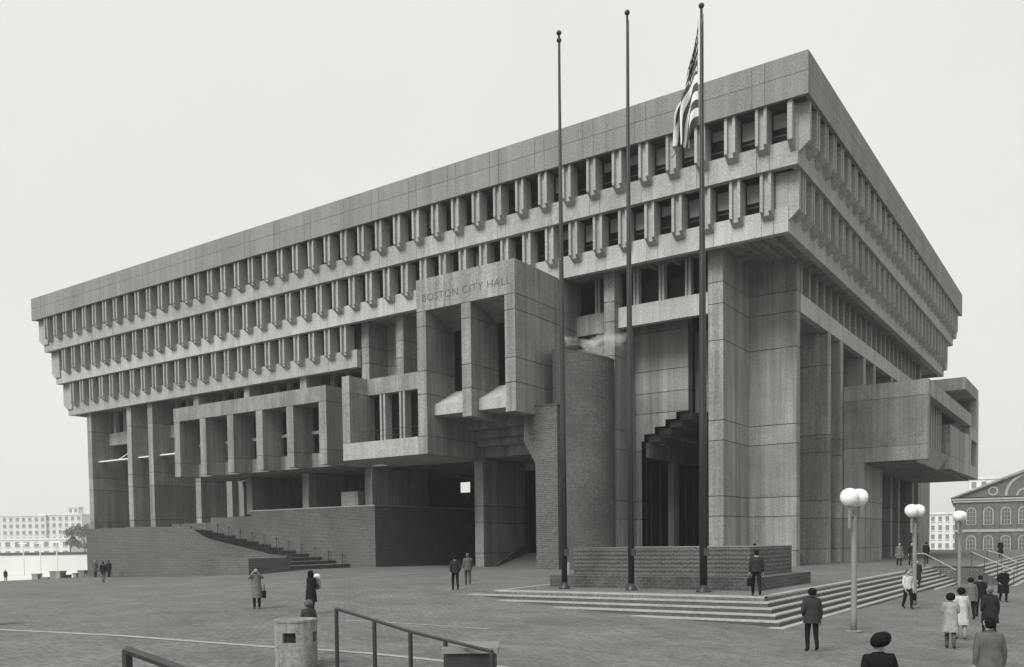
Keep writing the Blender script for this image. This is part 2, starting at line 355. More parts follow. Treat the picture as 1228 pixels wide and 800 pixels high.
for i, (fy, sy, zt, zb) in enumerate(LV):
    k0, k1 = ((0, 43), (1, 42), (20, 42))[i]
    sill = zt - (LV[i][2] - LV[i][3] - 1.70) - 0.0
    for k in range(k0, k1 + 1):
        x = -1.45 - P * k
        if i == 0 and k == 0: continue
        put("window_fin", FINS[i], hall, Vector((x, fy, zt + .01)) - hl)
    for k in range(k0 + (0 if i < 2 else 1), k1 + 1):
        x = -1.45 - P * k
        if i == 2 and k == 20: continue
        if i == 1 and k == 1: pass
        # the opening to the right of a fin is between it and the fin before it
        xo = x - (P - 0.79) - 0.06
        if k == k1: continue
        add_window(i, xo, sy + 0.62, sill + 0.0, 0, (k < 9 and rng.rand() < .8) or rng.rand() < 0.15)
    if i < 2:
        kr = (31, 30)[i]; 
        for k in range(1 if i == 0 else 1, kr + 1):
            y = 1.45 + P * k
            put("window_fin", FINS[i], hall, Vector((-fy, y - 0.79, zt + .01)) - hl, R90)
            if k < kr: add_window(i, -(sy + 0.62), y - 0.06, sill, R90, rng.rand() < .3)
# corner piers at the near corner, and the profiles that close the rows at the far ends
MB().box(-1.45, -1.12, 0.22, 1.2, 28.7, 31.24).build("corner_pier", M_PRE, hall)
MB().prism([(.22, 28.7), (.95, 28.12), (1.2, 28.12), (1.2, 28.7)], -1.449, -1.121, 'x').build("corner_pier", M_PRE, hall)
MB().box(-1.119, -0.98, 0.96, 1.62, 28.1, 31.24).build("corner_pier", M_PRE, hall)
MB().prism([(-.22, 31.24), (-.22, 28.7), (-.95, 28.1), (-1.25, 28.1), (-1.25, 31.24)], 1.10, 1.5, 'y').build("corner_pier", M_PRE, hall)
MB().box(-2.76, -1.93, 1.90, 2.5, 24.0, 27.28).build("corner_pier", M_PRE, hall)
MB().prism([(-1.17, 27.28), (-1.17, 24.62), (-1.9, 24.0), (-2.4, 24.0), (-2.4, 27.28)], 1.97, 2.36, 'y').build("corner_pier", M_PRE, hall)
for i, (fy, sy, zt, zb) in enumerate(LV):
    hgt = (2.50, 2.66, 2.62)[i]; e0, e1 = ends_l[i] - .22, ends_l[i + 1]
    MB().prism([(-e0, zt), (-e0, zt - hgt), (-e1, zt - hgt - .6), (-e1 + 1.2, zt - hgt - .6), (-e1 + 1.2, zt)], fy + .55, fy + 1.4, 'y').build("end_pier", M_PRE, hall)
    if i < 2:
        e0, e1 = ends_r[i] - .22, ends_r[i + 1]
        MB().prism([(e0, zt), (e0, zt - hgt), (e1, zt - hgt - .6), (e1 - 1.2, zt - hgt - .6), (e1 - 1.2, zt)], -fy - 1.4, -fy - .35, 'x').build("end_pier", M_PRE, hall)
# fascia: two tiers of panels on a backing
MB().box(-LX + .03, -.03, .03, WY - .03, 31.3, 33.9).build("roof_slab", M_CORE, hall)
def panels(axis, plane, a0, a1, z0, z1, grid, name, mat, th=0.3, gap=0.014, halfw=0.44):
    cuts = sorted({a0, a1} | {g + s for g in grid for s in (-halfw, halfw) if min(a0, a1) + .3 < g + s < max(a0, a1) - .3})
    for a, b_ in zip(cuts[:-1], cuts[1:]):
        s = MB()
        if axis == 'x': s.box(a + gap, b_ - gap, plane, plane + th, z0, z1)
        else: s.box(plane - th, plane, a + gap, b_ - gap, z0, z1)
        s.build(name, mat, hall)
GRID_R = [3.1 + 4.37 * k for k in range(0, 16)]
for (z0, z1) in ((31.235, 32.715), (32.745, 34.0)):
    panels('x', 0.0, -LX, 0.0, z0, z1, [g for g in GRID_L], "fascia_panel", M_FASC)
    panels('y', 0.0, 0.3, WY, z0, z1, GRID_R, "fascia_panel", M_FASC)
for i, (fy, sy, zt, zb) in enumerate(LV):
    top = zb + 1.68
    x1 = -sy if i < 2 else -43.6
    panels('x', sy, -ends_l[i + 1], x1, zb, top, GRID_L, "spandrel_panel", M_SPAN if i == 1 else M_PRE, th=0.55)
    if i < 2: panels('y', -sy, sy + .55, ends_r[i + 1], zb, top, GRID_R, "spandrel_panel", M_PRE, th=0.55)
# backing behind windows, left end and right end faces
end_y = WY
for i, (fy, sy, zt, zb) in enumerate(LV):
    xa = -ends_l[i + 1] + .4; xb = -(sy + 0.75) if i < 2 else -43.4
    ya = sy + 0.75; yb = (ends_r[i + 1] - .4) if i < 2 else 66
    B("interior_block", hall, M_DARK, xa, xb, ya, yb, zb + .45, zt - .02)
    B("end_wall", hall, M_PRE, -ends_l[i + 1] - (0.0 if i else .02) + .02, xa + .01, fy + .9, 60, zb + .02, zt - .02)
    if i < 2: B("end_wall", hall, M_PRE, -60, -fy - .9, yb - .01, ends_r[i + 1] - .03, zb + .02, zt - .02)
# soffits of the overhang
B("soffit", hall, M_POUR, -43.45, -2.45, 2.44, 68.8, 23.62, 23.8)
B("soffit", hall, M_POUR, -94.6, -43.62, 3.38, 64, 19.62, 19.75)
bm = MB().box(0, .22, 0, 6, 0, .28).mesh("soffit_beam", M_POUR)
for k in range(3): put("soffit_beam", bm, hall, Vector((-3.4 - 1.0 * k, 2.5, 23.34)) - hl)
for k in range(4): put("soffit_beam", bm, hall, Vector((-9.2 - 2.0 * k, 3.45, 23.34)) - hl)

JZ = [-2.9, 1.22, 3.9, 5.4, 9.52, 11.02, 16.9, 19.58, 21.15, 23.62]
def lifts(name, x0, x1, y0, y1, z0, z1, mat=M_POUR, js=JZ, label=None, parent=None):
    """a cast wall: dark core with one panel per pour, separated by open joints"""
    parent = parent or hall
    c = 0.05
    core = B(name, parent, M_CORE, x0 + c, x1 - c, y0 + c, y1 - c, z0, z1 - .01)
    cuts = [z0] + [z for z in js if z0 + .25 < z < z1 - .25] + [z1]
    for a, b_ in zip(cuts[:-1], cuts[1:]):
        MB().cham(x0, x1, y0, y1, a + (0.028 if a > z0 else 0), b_ - (0.028 if b_ < z1 else 0), 0.03).build("concrete_panel", mat, core)
    return core
CW = 0.95
# ---- near corner pylon (stair tower)
lifts("pylon_wall", -8.3, -7.12, 3.4, 9.0, 0, 23.62)
lifts("pylon_wall", -8.2, -3.4, 9.003, 9.95, 0, 23.615)
# ---- left facade columns, right part
for x, y1 in ((-17.04, 7.0),):
    lifts("column", x, x + CW, 3.4, y1 - .003, 0, 23.62)
lifts("column", -21.45, -20.45, 3.45, 6.2, 12.3, 23.62)
lifts("column", -30.2, -29.25, 3.42, 10.2, 0, 9.62)
for x in (-39.15, -43.55):
    lifts("column", x, x + CW, 3.4, 6.6, 9.6, 23.62 if x > -43.6 else 23.2)
# wall bay between the two columns above the balcony block
lifts("wall_bay", -42.59, -39.16, 6.0, 6.6, 9.6, 23.62)
lifts("wall_bay", -38.19, -29.96, 6.3, 6.9, 9.6, 23.62)
# ---- left part columns: deep blades
for x in (-52.3, -61.1, -69.9, -78.75, -83.1, -91.8):
    zb = 3.97 if x < -66 else 5.55
    lifts("column", x, x + CW, 3.4, 13, zb, 19.63)
lifts("column", -43.5, -42.55, 3.42, 12, 5.55, 9.5)
for x in (-66.0,):
    lifts("column", x - 1.2, x - .25, 7.2, 9, 4, 9.6)
lifts("column", -68.3, -67.3, 6.4, 8, 4, 9.6)
# rear wall of the recess on the left
for xa, xb_ in ((-90.84, -83.12), (-82.13, -78.77), (-77.79, -69.92), (-68.94, -61.12)):
    lifts("rear_wall", xa, xb_, 11.5, 12.4, 3.97, 15.0)
    B("floor_band", hall, M_POUR, xa, xb_, 5.8, 6.5, 15.3, 16.85)
for xa, xb_ in ((-60.13, -52.32), (-51.34, -43.57)):
    B("floor_band", hall, M_POUR, xa, xb_, 5.8, 6.5, 9.6, 16.85)
B("rear_wall", hall, M_POUR, -91.7, -43.6, 13.01, 20, 16.9, 19.61)
# ribbon windows of the floor under the overhang
rfin = MB()
for q in (0, .30): rfin.box(q, q + .16, 0, .55, 0, 2.7)
rfin.box(.17, .29, .14, .5, 0, 2.7)
rfin = rfin.mesh("mullion_fin", M_PRE)
rpane = MB().box(0, 1, 0, .03, 0, 1).mesh("glass_pane", M_GLASS)
def ribbon(x0, x1, y, z0, z1, step=P, along='x', off=0.9):
    nb = put("ribbon_window", MB().box(0, abs(x1 - x0), 0.02, .1, 0, .12).box(0, abs(x1 - x0), .02, .1, z1 - z0 - .12, z1 - z0).mesh("ribbon_window", M_FRAME), hall,
             (Vector((x0, y + .6, z0)) if along == 'x' else Vector((y - .6, x0, z0))) - hl, 0 if along == 'x' else R90)
    g = put("glass_pane", rpane, nb, (0, .12, 0)); g.scale = (abs(x1 - x0), 1, z1 - z0)
    q = x0 + off
    while q < x1 - .5:
        f = put("mullion_fin", rfin, hall, (Vector((q, y, z0)) if along == 'x' else Vector((y, q, z0))) - hl, 0 if along == 'x' else R90)
        f.scale = (1, 1, (z1 - z0) / 2.7); q += step
for xa, xb_ in ((-90.84, -83.12), (-82.13, -78.77), (-77.79, -69.92), (-68.94, -61.12), (-60.13, -52.32), (-51.34, -43.57)):
    ribbon(xa, xb_, 5.9, 16.85, 19.62)
B("floor_band", hall, M_SPAN, -16.07, -8.32, 4.0, 4.6, 19.13, 20.72)
ribbon(-16.07, -8.32, 4.1, 20.72, 23.6, off=1.3)
B("floor_band", hall, M_POUR, -20.4, -17.06, 4.9, 5.5, 19.2, 20.85)
ribbon(-20.4, -17.06, 5.0, 20.85, 23.6, off=1.7)
s = MB()
for k in range(5): s.box(-20.4, -17.06, 5.2, 5.45, 18.22 + .19 * k, 18.3 + .19 * k)
s.build("louvre", M_DARK, hall); B("rear_wall", hall, M_POUR, -20.4, -17.06, 5.0, 5.6, 9.6, 18.15)
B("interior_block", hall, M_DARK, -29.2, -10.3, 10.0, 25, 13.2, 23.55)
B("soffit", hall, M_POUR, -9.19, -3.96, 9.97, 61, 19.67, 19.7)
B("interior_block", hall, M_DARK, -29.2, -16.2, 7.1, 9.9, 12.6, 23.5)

# ---- entrance hall wall with stepped lower edge
pts = [(-16.08, 0), (-15.55, 0), (-15.55, 10.35), (-15.3, 10.35), (-15.3, 10.9), (-14.35, 10.9), (-14.35, 11.43), (-13.4, 11.43), (-13.4, 11.96), (-12.45, 11.96), (-12.45, 12.5), (-11.4, 12.5), (-11.4, 20.9), (-16.08, 20.9)]
sw = MB().prism([(x + (.04 if x < -16 else -.04 if x > -11.5 else 0), z) for x, z in pts], 7.05, 7.85, 'y').build("stepped_wall", M_CORE, hall)
def clipz(pts, z0, z1):
    def cl(pp, z, keep):
        out = []
        for a, b_ in zip(pp, pp[1:] + pp[:1]):
            ia, ib = keep(a[1]), keep(b_[1])
            if ia: out.append(a)
            if ia != ib: t = (z - a[1]) / (b_[1] - a[1]); out.append((a[0] + (b_[0] - a[0]) * t, z))
        return out
    return cl(cl(pts, z0, lambda v: v >= z0), z1, lambda v: v <= z1)
cuts = [0, 1.22, 3.9, 5.4, 9.52, 12.55, 14.2, 16.0, 19.12, 20.9]
for a, b_ in zip(cuts[:-1], cuts[1:]):
    pp = clipz(pts, a + .026, b_ - .026)
    if len(pp) > 2: MB().prism(pp, 7.0, 7.9, 'y').build("concrete_panel", M_POUR, sw)
# stepped ceiling running back, side beam and inner piers of the passage
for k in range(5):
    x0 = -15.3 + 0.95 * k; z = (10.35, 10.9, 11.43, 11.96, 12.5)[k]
    MB().box(x0, (-8.35 if k == 4 else x0 + .95), 7.92 if k < 4 else 8.6, 24, z + .003, z + (.55 if k < 4 else 6.5)).build("ceiling_step", M_SOFF_SHADE, hall)  # shade put into the colour; tall last step fills the dark gap
B("beam", hall, M_POUR, -16.0, -15.32, 7.92, 24, 9.1, 10.34)
for y in (13.0, 20.0): B("column", hall, M_POUR, -15.9, -15.36, y, y + 1.2, 0, 9.09)
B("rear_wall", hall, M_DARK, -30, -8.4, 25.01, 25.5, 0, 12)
s = MB()
for k in range(9): s.box(-15.0 + .75 * k, -14.92 + .75 * k, 23.9, 24.0, 0.02, 9.0)
s.build("door_frame", M_LETTER, hall); B("glass_pane", hall, M_GLASS, -15.2, -8.5, 24.05, 24.1, 0.02, 9.0)
s = MB()
for k in range(8): s.box(-16.4, -16.3, 8.5 + 1.9 * k, 8.62 + 1.9 * k, 0, 9.1)
s.build("door_frame", M_LETTER, hall); B("glass_pane", hall, M_GLASS, -16.6, -16.55, 8, 24, 0, 9.09)

# ---- entrance hood
HX0, HX1, HY = -29.95, -20.35, -4.4
hood = B("entrance_hood", hall, M_CORE, -29.8, -20.5, -.6, 6.25, 14.9, 23.1)
JH = [9.4, 10.82, 14.2, 16.05, 19.6, 20.8, 23.3]
def hp(*d, m=M_POUR): return MB().cham(*d, 0.02).build("concrete_panel", m, hood)
for a, b_ in zip(JH[:-1], JH[1:]):
    if b_ > 21: continue
    g0, g1 = (.026 if a > 9.5 else 0), .026
    hp(HX0, HX0 + CW, HY, 3.40, a + g0, b_ - g1)
    if a >= 12 or b_ > 12.1:
        aa = max(a, 12.0) + .026
        hp(HX1 - CW, HX1, HY, 3.43, aa, b_ - g1)
        hp(-25.42, -24.5, HY + .002, -.55, max(a, 12.0) + .026, b_ - g1)
MB().box(HX0 + .06, HX0 + CW - .06, HY + .06, 3.3, 9.5, 20.8).box(HX1 - CW + .06, HX1 - .06, HY + .06, 3.38, 12.05, 20.8).box(-25.36, -24.56, HY + .06, -.6, 12.05, 20.8).build("pier_core", M_CORE, hood)
MB().cham(HX0, HX1, HY, 3.44, 20.815, 23.33, .02).build("name_band", M_POUR, hood)
for xa, xb_ in ((HX0 + CW + .004, -25.424), (-24.496, HX1 - CW - .004)):
    MB().prism([(-3.7, 20.81), (-.6, 19.82), (-.6, 20.81)], xa, xb_, 'x').build("sloped_ceiling", M_POUR, hood)
    MB().prism([(-3.45, 12.55), (-.62, 12.55), (-.62, 14.86), (-3.45, 13.42)], xa, xb_, 'x').build("sloped_sill", M_SPAN, hood)
    B("glass_pane", hood, M_GLASS, xa, xb_, -.64, -.605, 14.8, 19.9)
    s = MB()
    for t in (.0, .34, .67): s.box(xa + (xb_ - xa) * t, xa + (xb_ - xa) * t + .08, -.72, -.645, 14.8, 19.9)
    s.build("window_frame", M_FRAME, hood)
# underside steps
MB().prism([(-.6, 14.9), (-.6, 12.35), (.45, 12.35), (.45, 11.7), (1.45, 11.7), (1.45, 11.06), (2.45, 11.06), (2.45, 10.48), (3.4, 10.48), (3.4, 9.6), (4.2, 9.6), (10.5, 9.6), (10.5, 14.9)], HX0 + CW + .003, -20.6, 'x').build("stepped_soffit", M_POUR, hood)
# raised lettering, coloured dark to stand in for shaded engraved strokes
cu = bpy.data.curves.new("lettering", 'FONT'); cu.body = "BOSTON CITY HALL"; cu.size = 0.86; cu.extrude = 0.012; cu.offset = -0.011; cu.space_character = 1.12
to = bpy.data.objects.new("tmp_text", cu); col.objects.link(to); bpy.context.view_layer.update()
tm = bpy.data.meshes.new_from_object(to.evaluated_get(bpy.context.evaluated_depsgraph_get())); tm.name = "lettering"
bpy.data.objects.remove(to)
wdt = max(v.co.x for v in tm.vertices); k = 8.62 / wdt
for v in tm.vertices:
    x, y, z = v.co; v.co = (-29.36 + x * k, HY - .006 - z, 21.52 + y * 0.98)
letters = bpy.data.objects.new("name_sign", None); col.objects.link(letters); letters.parent = hood; letters.location = -gpos(hood)
bmt = bmesh.new(); bmt.from_mesh(tm); bmesh.ops.remove_doubles(bmt, verts=bmt.verts, dist=1e-5); seen = set(); isl = []
for v0 in bmt.verts:
    if v0 in seen: continue
    st_ = [v0]; seen.add(v0); comp = []
    while st_:
        v = st_.pop(); comp.append(v)
        for e in v.link_edges:
            q = e.other_vert(v)
            if q not in seen: seen.add(q); st_.append(q)
    isl.append(comp)
for comp in isl:
    idx = {v: n_ for n_, v in enumerate(comp)}; fs = {f for v in comp for f in v.link_faces}
    lm = bpy.data.meshes.new("letter"); lm.from_pydata([tuple(v.co) for v in comp], [], [tuple(idx[v] for v in f.verts) for f in fs]); lm.materials.append(M_LETTER)
    link("letter", lm, hood)
bmt.free(); bpy.data.objects.remove(letters)
# doorway below the hood
lifts("rear_wall", -29.2, -21.6, 10.25, 11.0, 8.9, 9.58)
B("glass_pane", hall, M_GLASS, -29.2, -21.6, 10.7, 10.75, 0, 8.89)
s = MB()
for k in range(8): s.box(-29.2 + k, -29.12 + k, 10.6, 10.69, 0, 8.89)
s.build("door_frame", M_FRAME, hall)
MB().prism([(4.6, 0), (10.2, 0), (10.2, 1.9), (8.6, 1.6)], -29.24, -28.9, 'x').build("ramp_skirt", M_BRICKD, hall)
MB().prism([(4.8, -.02), (10.2, 1.1), (10.2, -.02)], -28.89, -20.7, 'x').build("ramp", M_PAVE, hall)

# ---- balcony block left of the hood
blk = B("balcony_block", hall, M_CORE, -38.45, -30.0, -1.0, 3.3, 9.6, 16.0)
for a, b_ in ((9.4, 10.82), (10.85, 15.18), (15.21, 16.63)):
    if a > 10: MB().cham(-38.52, -37.62, HY, 3.36, a, b_, .02).build("concrete_panel", M_POUR, blk)
MB().cham(-38.52, -29.965, HY, 3.39, 9.4, 10.84, .02).build("concrete_panel", M_PRE, blk)
MB().cham(-37.6, -29.97, -2.2, 3.38, 15.2, 16.62, .01).build("concrete_panel", M_POUR, blk)
B("glass_pane", blk, M_GLASS, -37.6, -29.97, -1.3, -1.25, 10.85, 15.19)
for x in (-36.2, -33.95, -31.7):
    for q in (0, .42): B("mullion_fin", blk, M_PRE, x + q, x + q + .2, -2.15, -1.2, 10.845, 15.195)
    B("mullion_fin", blk, M_PRE, x + .21, x + .41, -1.85, -1.22, 10.846, 15.194)
s = MB()
for k in range(9): s.tube((-37.3 + .9 * k, -3.2, 10.84), (-37.3 + .9 * k, -3.2, 11.9), .025, n=6)
for z in (11.35, 11.9): s.tube((-37.3, -3.2, z), (-30.1, -3.2, z), .022, n=6)
s.build("balcony_rail", M_FRAME, blk)

# ---- projecting five fin block
pj = B("projecting_block", hall, M_CORE, -65.1, -42.8, .35, 5.7, 9.8, 16.4)
FX = [-65.3, -60.95, -56.6, -52.25, -47.9, -43.52]
for x in FX:
    for a, b_ in ((9.5, 10.87), (10.9, 15.22)):
        MB().cham(x, x + CW, -2.4, .3, a, b_, .02).build("concrete_panel", M_POUR, pj)
MB().cham(-65.33, -42.54, -2.42, 3.38, 15.25, 16.66, .02).build("concrete_panel", M_POUR, pj)
for a, b_ in ((9.5, 10.87), (10.9, 15.22)): MB().cham(-43.53, -42.56, .32, 3.37, a, b_, .01).build("concrete_panel", M_POUR, pj)
for x0, x1 in zip(FX[:-1], FX[1:]):
    B("concrete_panel", pj, M_POUR, x0 + CW + .003, x1 - .003, -.2, .32, 9.56, 10.9)
    B("glass_pane", pj, M_GLASS, x0 + CW + .003, x1 - .003, .2, .24, 10.9, 15.24)
    B("mullion_fin", pj, M_PRE, x0 + 2.0, x0 + 2.2, -.15, .19, 10.9, 15.24)
    B("mullion_fin", pj, M_PRE, x0 + 2.6, x0 + 2.8, -.15, .19, 10.9, 15.24)
    B("transom", pj, M_PRE, x0 + CW + .004, x1 - .004, -.05, .18, 12.75, 13.05)
B("soffit", pj, M_POUR, -65.28, -42.58, .33, 6.2, 9.55, 9.79)
B("soffit", hall, M_POUR, -42.5, -30.2, 3.45, 20, 9.62, 9.8)
B("soffit", hall, M_POUR, -66.5, -42.6, 6.55, 20, 9.5, 9.58)

# ---- undercroft on the brick terrace block
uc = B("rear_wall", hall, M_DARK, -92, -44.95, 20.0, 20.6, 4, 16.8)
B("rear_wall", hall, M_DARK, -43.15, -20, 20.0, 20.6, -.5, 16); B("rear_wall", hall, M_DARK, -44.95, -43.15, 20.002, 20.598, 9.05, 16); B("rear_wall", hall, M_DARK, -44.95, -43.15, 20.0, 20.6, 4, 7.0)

B("parapet", hall, M_POUR, -46.5, -42, 22.0, 22.4, 3, 7.98)
# ---- right facade
lifts_y = [(18.05, 19.0), (22.25, 23.2), (31.0, 31.95), (35.4, 36.3), (44.0, 44.95), (48.1, 49.05), (56.5, 57.45), (60.6, 61.55), (69.0, 69.95)]
for j, (y0, y1) in enumerate(lifts_y):
    if j == 8: lifts("blade_column", -9.2, -3.4, 60.62 + 6.5, 69.0, 0 - .4, 19.66); continue
    lifts("blade_column", -9.2, -3.4, y0, y1, -.4, 19.66)
B("end_wall", hall, M_POUR, -3.9, -3.42, 61.56, 67.1, -.5, 9.8)
B("rear_wall", hall, M_POUR, -10.2, -9.21, 9.96, 68.8, -.5, 19.6)
s = MB().prism([(11.5, 0), (17.9, 0), (17.9, 1.1), (11.5, 2.7)], -6.2, -5.8, 'x').build("brick_parapet", M_BRICKD, hall)
MB().prism([(24.0, 0), (30.9, 0), (30.9, .9), (24.0, 2.3)], -6.2, -5.8, 'x').build("brick_parapet", M_BRICKD, hall)
for y0, y1 in ((10.0, 18.5), (18.5, 22.7), (22.7, 31.45), (31.45, 35.85), (35.85, 44.5), (44.5, 48.6), (48.6, 57), (57, 61)):
    MB().box(-3.95, -3.38, y0 + .02, y1 - .02, 19.67, 21.1).build("spandrel_panel", M_SPAN, hall)
ribbon(10.0, 61, -3.45, 21.1, 23.6, along='y', off=.3)
B("interior_block", hall, M_DARK, -10.1, -4.3, 10.0, 64, 19.72, 23.6)
lifts("blade_column", -8, -3.4, 61.1, 62.0, 19.67, 23.6)
# council chamber block projecting from the right facade
cc = B("chamber_block", hall, M_CORE, -3.35, 1.6, 23.9, 48, 9.0, 15.5)
for a, b_ in ((8.85, 10.12), (10.15, 14.33), (14.36, 15.68)): MB().cham(-3.38, 3.65, 23.2, 24.0, a, b_, .02).build("concrete_panel", M_POUR, cc)
lifts("chamber_wall", -3.38, -1.62, 23.22, 30.9, -.4, 8.84)
MB().cham(2.9, 3.66, 24.02, 51, 14.34, 15.67, .02).build("concrete_panel", M_POUR, cc)
B("roof_slab", cc, M_POUR, -3.3, 2.89, 24.02, 51, 15.0, 15.6)
MB().prism([(1.6, 8.83), (2.57, 8.83), (3.35, 10.1), (1.6, 10.1)], 24.02, 36.6, 'y').build("sloped_band", M_PRE, cc)
B("soffit", cc, M_POUR, -3.3, 2.56, 24.02, 57.3, 8.82 - .12, 8.82)
B("glass_pane", cc, M_GLASS, 1.9, 1.95, 24.02, 36.6, 10.1, 14.95)
for k in range(9): B("mullion_fin", cc, M_PRE, 1.96, 2.75, 24.9 + 1.35 * k, 25.3 + 1.35 * k, 10.1, 14.98)
for a, b_ in ((8.83, 10.12), (10.15, 13.2)):
    MB().cham(-1, 3.45, 36.62, 46.4, a, b_, .02).build("concrete_panel", M_POUR, cc); MB().cham(2.4, 3.64, 46.42, 49.1, a, b_, .02).build("concrete_panel", M_PRE, cc)
MB().cham(2.8, 3.6, 50.2, 51.2, 8.83, 14.3, .02).box(2.8, 3.6, 56.2, 57.4, 8.83, 18).box(2.81, 3.59, 51.21, 56.19, 8.84, 10.1).box(2.8, 3.59, 51.21, 56.19, 13.0, 14.3).build("window_frame", M_PRE, cc)
B("glass_pane", cc, M_GLASS, 3.0, 3.05, 51.2, 56.2, 10.1, 13.0)
MB().cham(-3.3, 3.55, 46.5, 57.5, 17.95, 19.25, .02).build("concrete_panel", M_POUR, cc)
B("concrete_panel", cc, M_POUR, -3.3, 1.2, 46.6, 57.3, 15.62, 17.94); B("concrete_panel", cc, M_POUR, -3.3, 3.4, 56.4, 57.42, 8.83, 17.94)
B("glass_pane", cc, M_GLASS, -3.3, .9, 36.7, 56, 13.2, 14.98)

# ---- pale walkway frames hung between the left columns
s = MB()
for (xa, xb_) in ((-90.8, -83.12), (-82.1, -78.8), (-77.7, -70.0)):
    s.box(xa, xb_, 4.2, 5.2, 13.05, 13.2); s.tube((xa + 3.0, 5, 13.2), (xb_ - .2, 6.0, 15.2), .05, n=6); s.tube((xb_ - 1.2, 5, 13.2), (xb_ - .2, 6.0, 15.2), .05, n=6)
s.build("hung_walkway", M_WHITE, hall)

# ------------------------------------------------------------------ brick terrace, mound, stairs, drum and stub wall
tb = thing("brick_terrace", "tall brick terrace wall under the projecting block left of the entrance", "terrace", (-50, 10, 0))
MB().box(-59.3, -41.3, 2.4, 20, -1, 5.78).build("wall", M_BRICK, tb)
MB().box(-66, -59.31, 2.42, 20, -1, 5.3).build("wall", M_BRICK, tb); MB().box(-73.2, -66.01, 2.44, 20, -1, 4.75).build("wall", M_BRICK, tb)
MB().box(-59.32, -41.27, 2.37, 2.75, 5.79, 5.88).box(-41.65, -41.27, 2.76, 20, 5.791, 5.88).build("coping", M_STONE, tb)
tag(MB().cham(-46.2, -43.9, 2.85, 4.0, 5.89, 7.3).build("stone_block", M_POUR), "pale square block on top of the brick terrace wall", "block")
mo = thing("brick_mound", "battered brick podium with sloping top at the far left end of the building", "terrace", (-58, -4, 0))
MB().prism([(-66, -2.9), (-42, -2.9), (-42, 1.08), (-48.2, 1.1), (-54.6, 3.6), (-55.6, 3.97), (-66, 3.97)], -12, -7.92, 'y').build("wall", M_BRICK, mo)
MB().prism([(-66, -2.9), (-42, -2.9), (-42, 1.13), (-44.2, 1.2), (-60.6, 4.02), (-66, 4.12)], -7.91, -7.45, 'y').build("wall", M_BRICK, mo)
MB().prism([(-66.7, -7.44), (-66.7, 3.3), (-92.2, 3.3), (-73.8, -7.44)], -2.9, 3.965).prism([(-66.01, -7.45), (-73.78, -7.45), (-66.01, -11.98)], -2.9, 3.964).build("wall", M_BRICK, mo); MB().box(-92.2, -66.71, 3.31, 16, -2.9, 3.963).build("wall", M_BRICK, mo); MB().box(-66, -59.35, 2.46, 20, 3.5, 3.94).build("floor", M_PAVE, mo)
MB().prism([(-41.98, 1.135), (-44.2, 1.205), (-60.6, 4.025), (-66, 4.125), (-66, 4.2), (-60.55, 4.1), (-44.15, 1.28), (-41.98, 1.21)], -7.93, -7.43, 'y').build("coping", M_RISER, mo)
ms = thing("brick_stairs", "long shallow brick stairs climbing left between the mound and terrace wall", "stairs", (-49, -2, 0))
for k in range(12):
    x1 = -43.6 - 1.9 * k; z = .33 * (k + 1) - .06; sk_ = lambda x, y: (x - (y + 7.4) * .13, y)
    MB().prism([(x1 - 3.0, -7.43), (x1, -7.43), (x1 - 1.2, 2.38), (x1 - 3.0, 2.38)], max(z - .7, -1), z - .075).build("riser", M_BRICK, ms); MB().prism([(x1 - 2.1, -7.42), (x1 + .05, -7.42), (x1 - 1.15, 2.385), (x1 - 3.2, 2.385)], z - .075, z).build("tread", M_PAVE, ms)
mr = thing("stair_railing", "dark post railing running up the brick stairs", "railing", (-44, -2.5, 0))
for y in (-3.0, 2.1):
    for k in range(12):
        x = -44.3 - 1.9 * k - (y + 7.4) * .12; z = .33 * (k + 1) - .06
        MB().tube((x, y, z), (x, y, z + .9), .035, n=6).box(x - .07, x + .07, y - .07, y + .07, z + .84, z + .95).build("post", M_RAIL, mr)
    if y < 0: MB().tube((-44.3 - 4.4 * .12, y, 1.2), (-44.3 - 4.4 * .12 - 1.9 * 11, y, 1.2 + .33 * 11), .018, n=6).build("handrail", M_RAIL, mr)
dr = thing("vent_drum", "round brick vent tower beside the entrance hood with steam at its top", "tower", (-17.6, 1.0, 0))
RD = 2.42; s = MB(); N = 40; i0 = 0
for k in range(N):
    a = 2 * math.pi * k / N; x, y = -17.55 + RD * math.cos(a), .9 + RD * math.sin(a)
    s.v += [(x, y, -.1), (x, y, 16.55 - .22 * (x + 17.55))]
for k in range(N): s.f.append((2 * k, 2 * ((k + 1) % N), 2 * ((k + 1) % N) + 1, 2 * k + 1)); s.m.append(0)
s.f.append(tuple(2 * k + 1 for k in range(N))); s.m.append(0)
s.build("drum_wall", M_BRICKD, dr)
s = MB()
for k in range(N):
    a = 2 * math.pi * k / N; 
    for r in (RD + .03, RD - .35):
        x, y = -17.55 + r * math.cos(a), .9 + r * math.sin(a); zt = 16.56 - .22 * (x + 17.55); s.v += [(x, y, zt - .02), (x, y, zt + .10)]
for k in range(N):
    j = (k + 1) % N
    s.f += [(4 * k, 4 * j, 4 * j + 1, 4 * k + 1), (4 * k + 1, 4 * j + 1, 4 * j + 3, 4 * k + 3), (4 * k + 3, 4 * j + 3, 4 * j + 2, 4 * k + 2)]; s.m += [0, 0, 0]
s.build("coping", M_BRICKD, dr)
sb = thing("brick_pier", "flat brick pier with notched side standing beneath the entrance hood", "brick pier", (-19.6, -1, 0))
MB().prism([(-20.35, -.1), (-18.35, -.1), (-18.35, 12.55), (-21.35, 12.7), (-21.4, 10.0), (-20.35, 8.25)], -1.8, -.7, 'y').build("pier", M_BRICK, sb)
MB().prism([(-21.38, 12.68), (-18.32, 12.53), (-18.32, 12.68), (-21.38, 12.83)], -1.84, -.66, 'y').build("coping", M_BRICKD, sb)

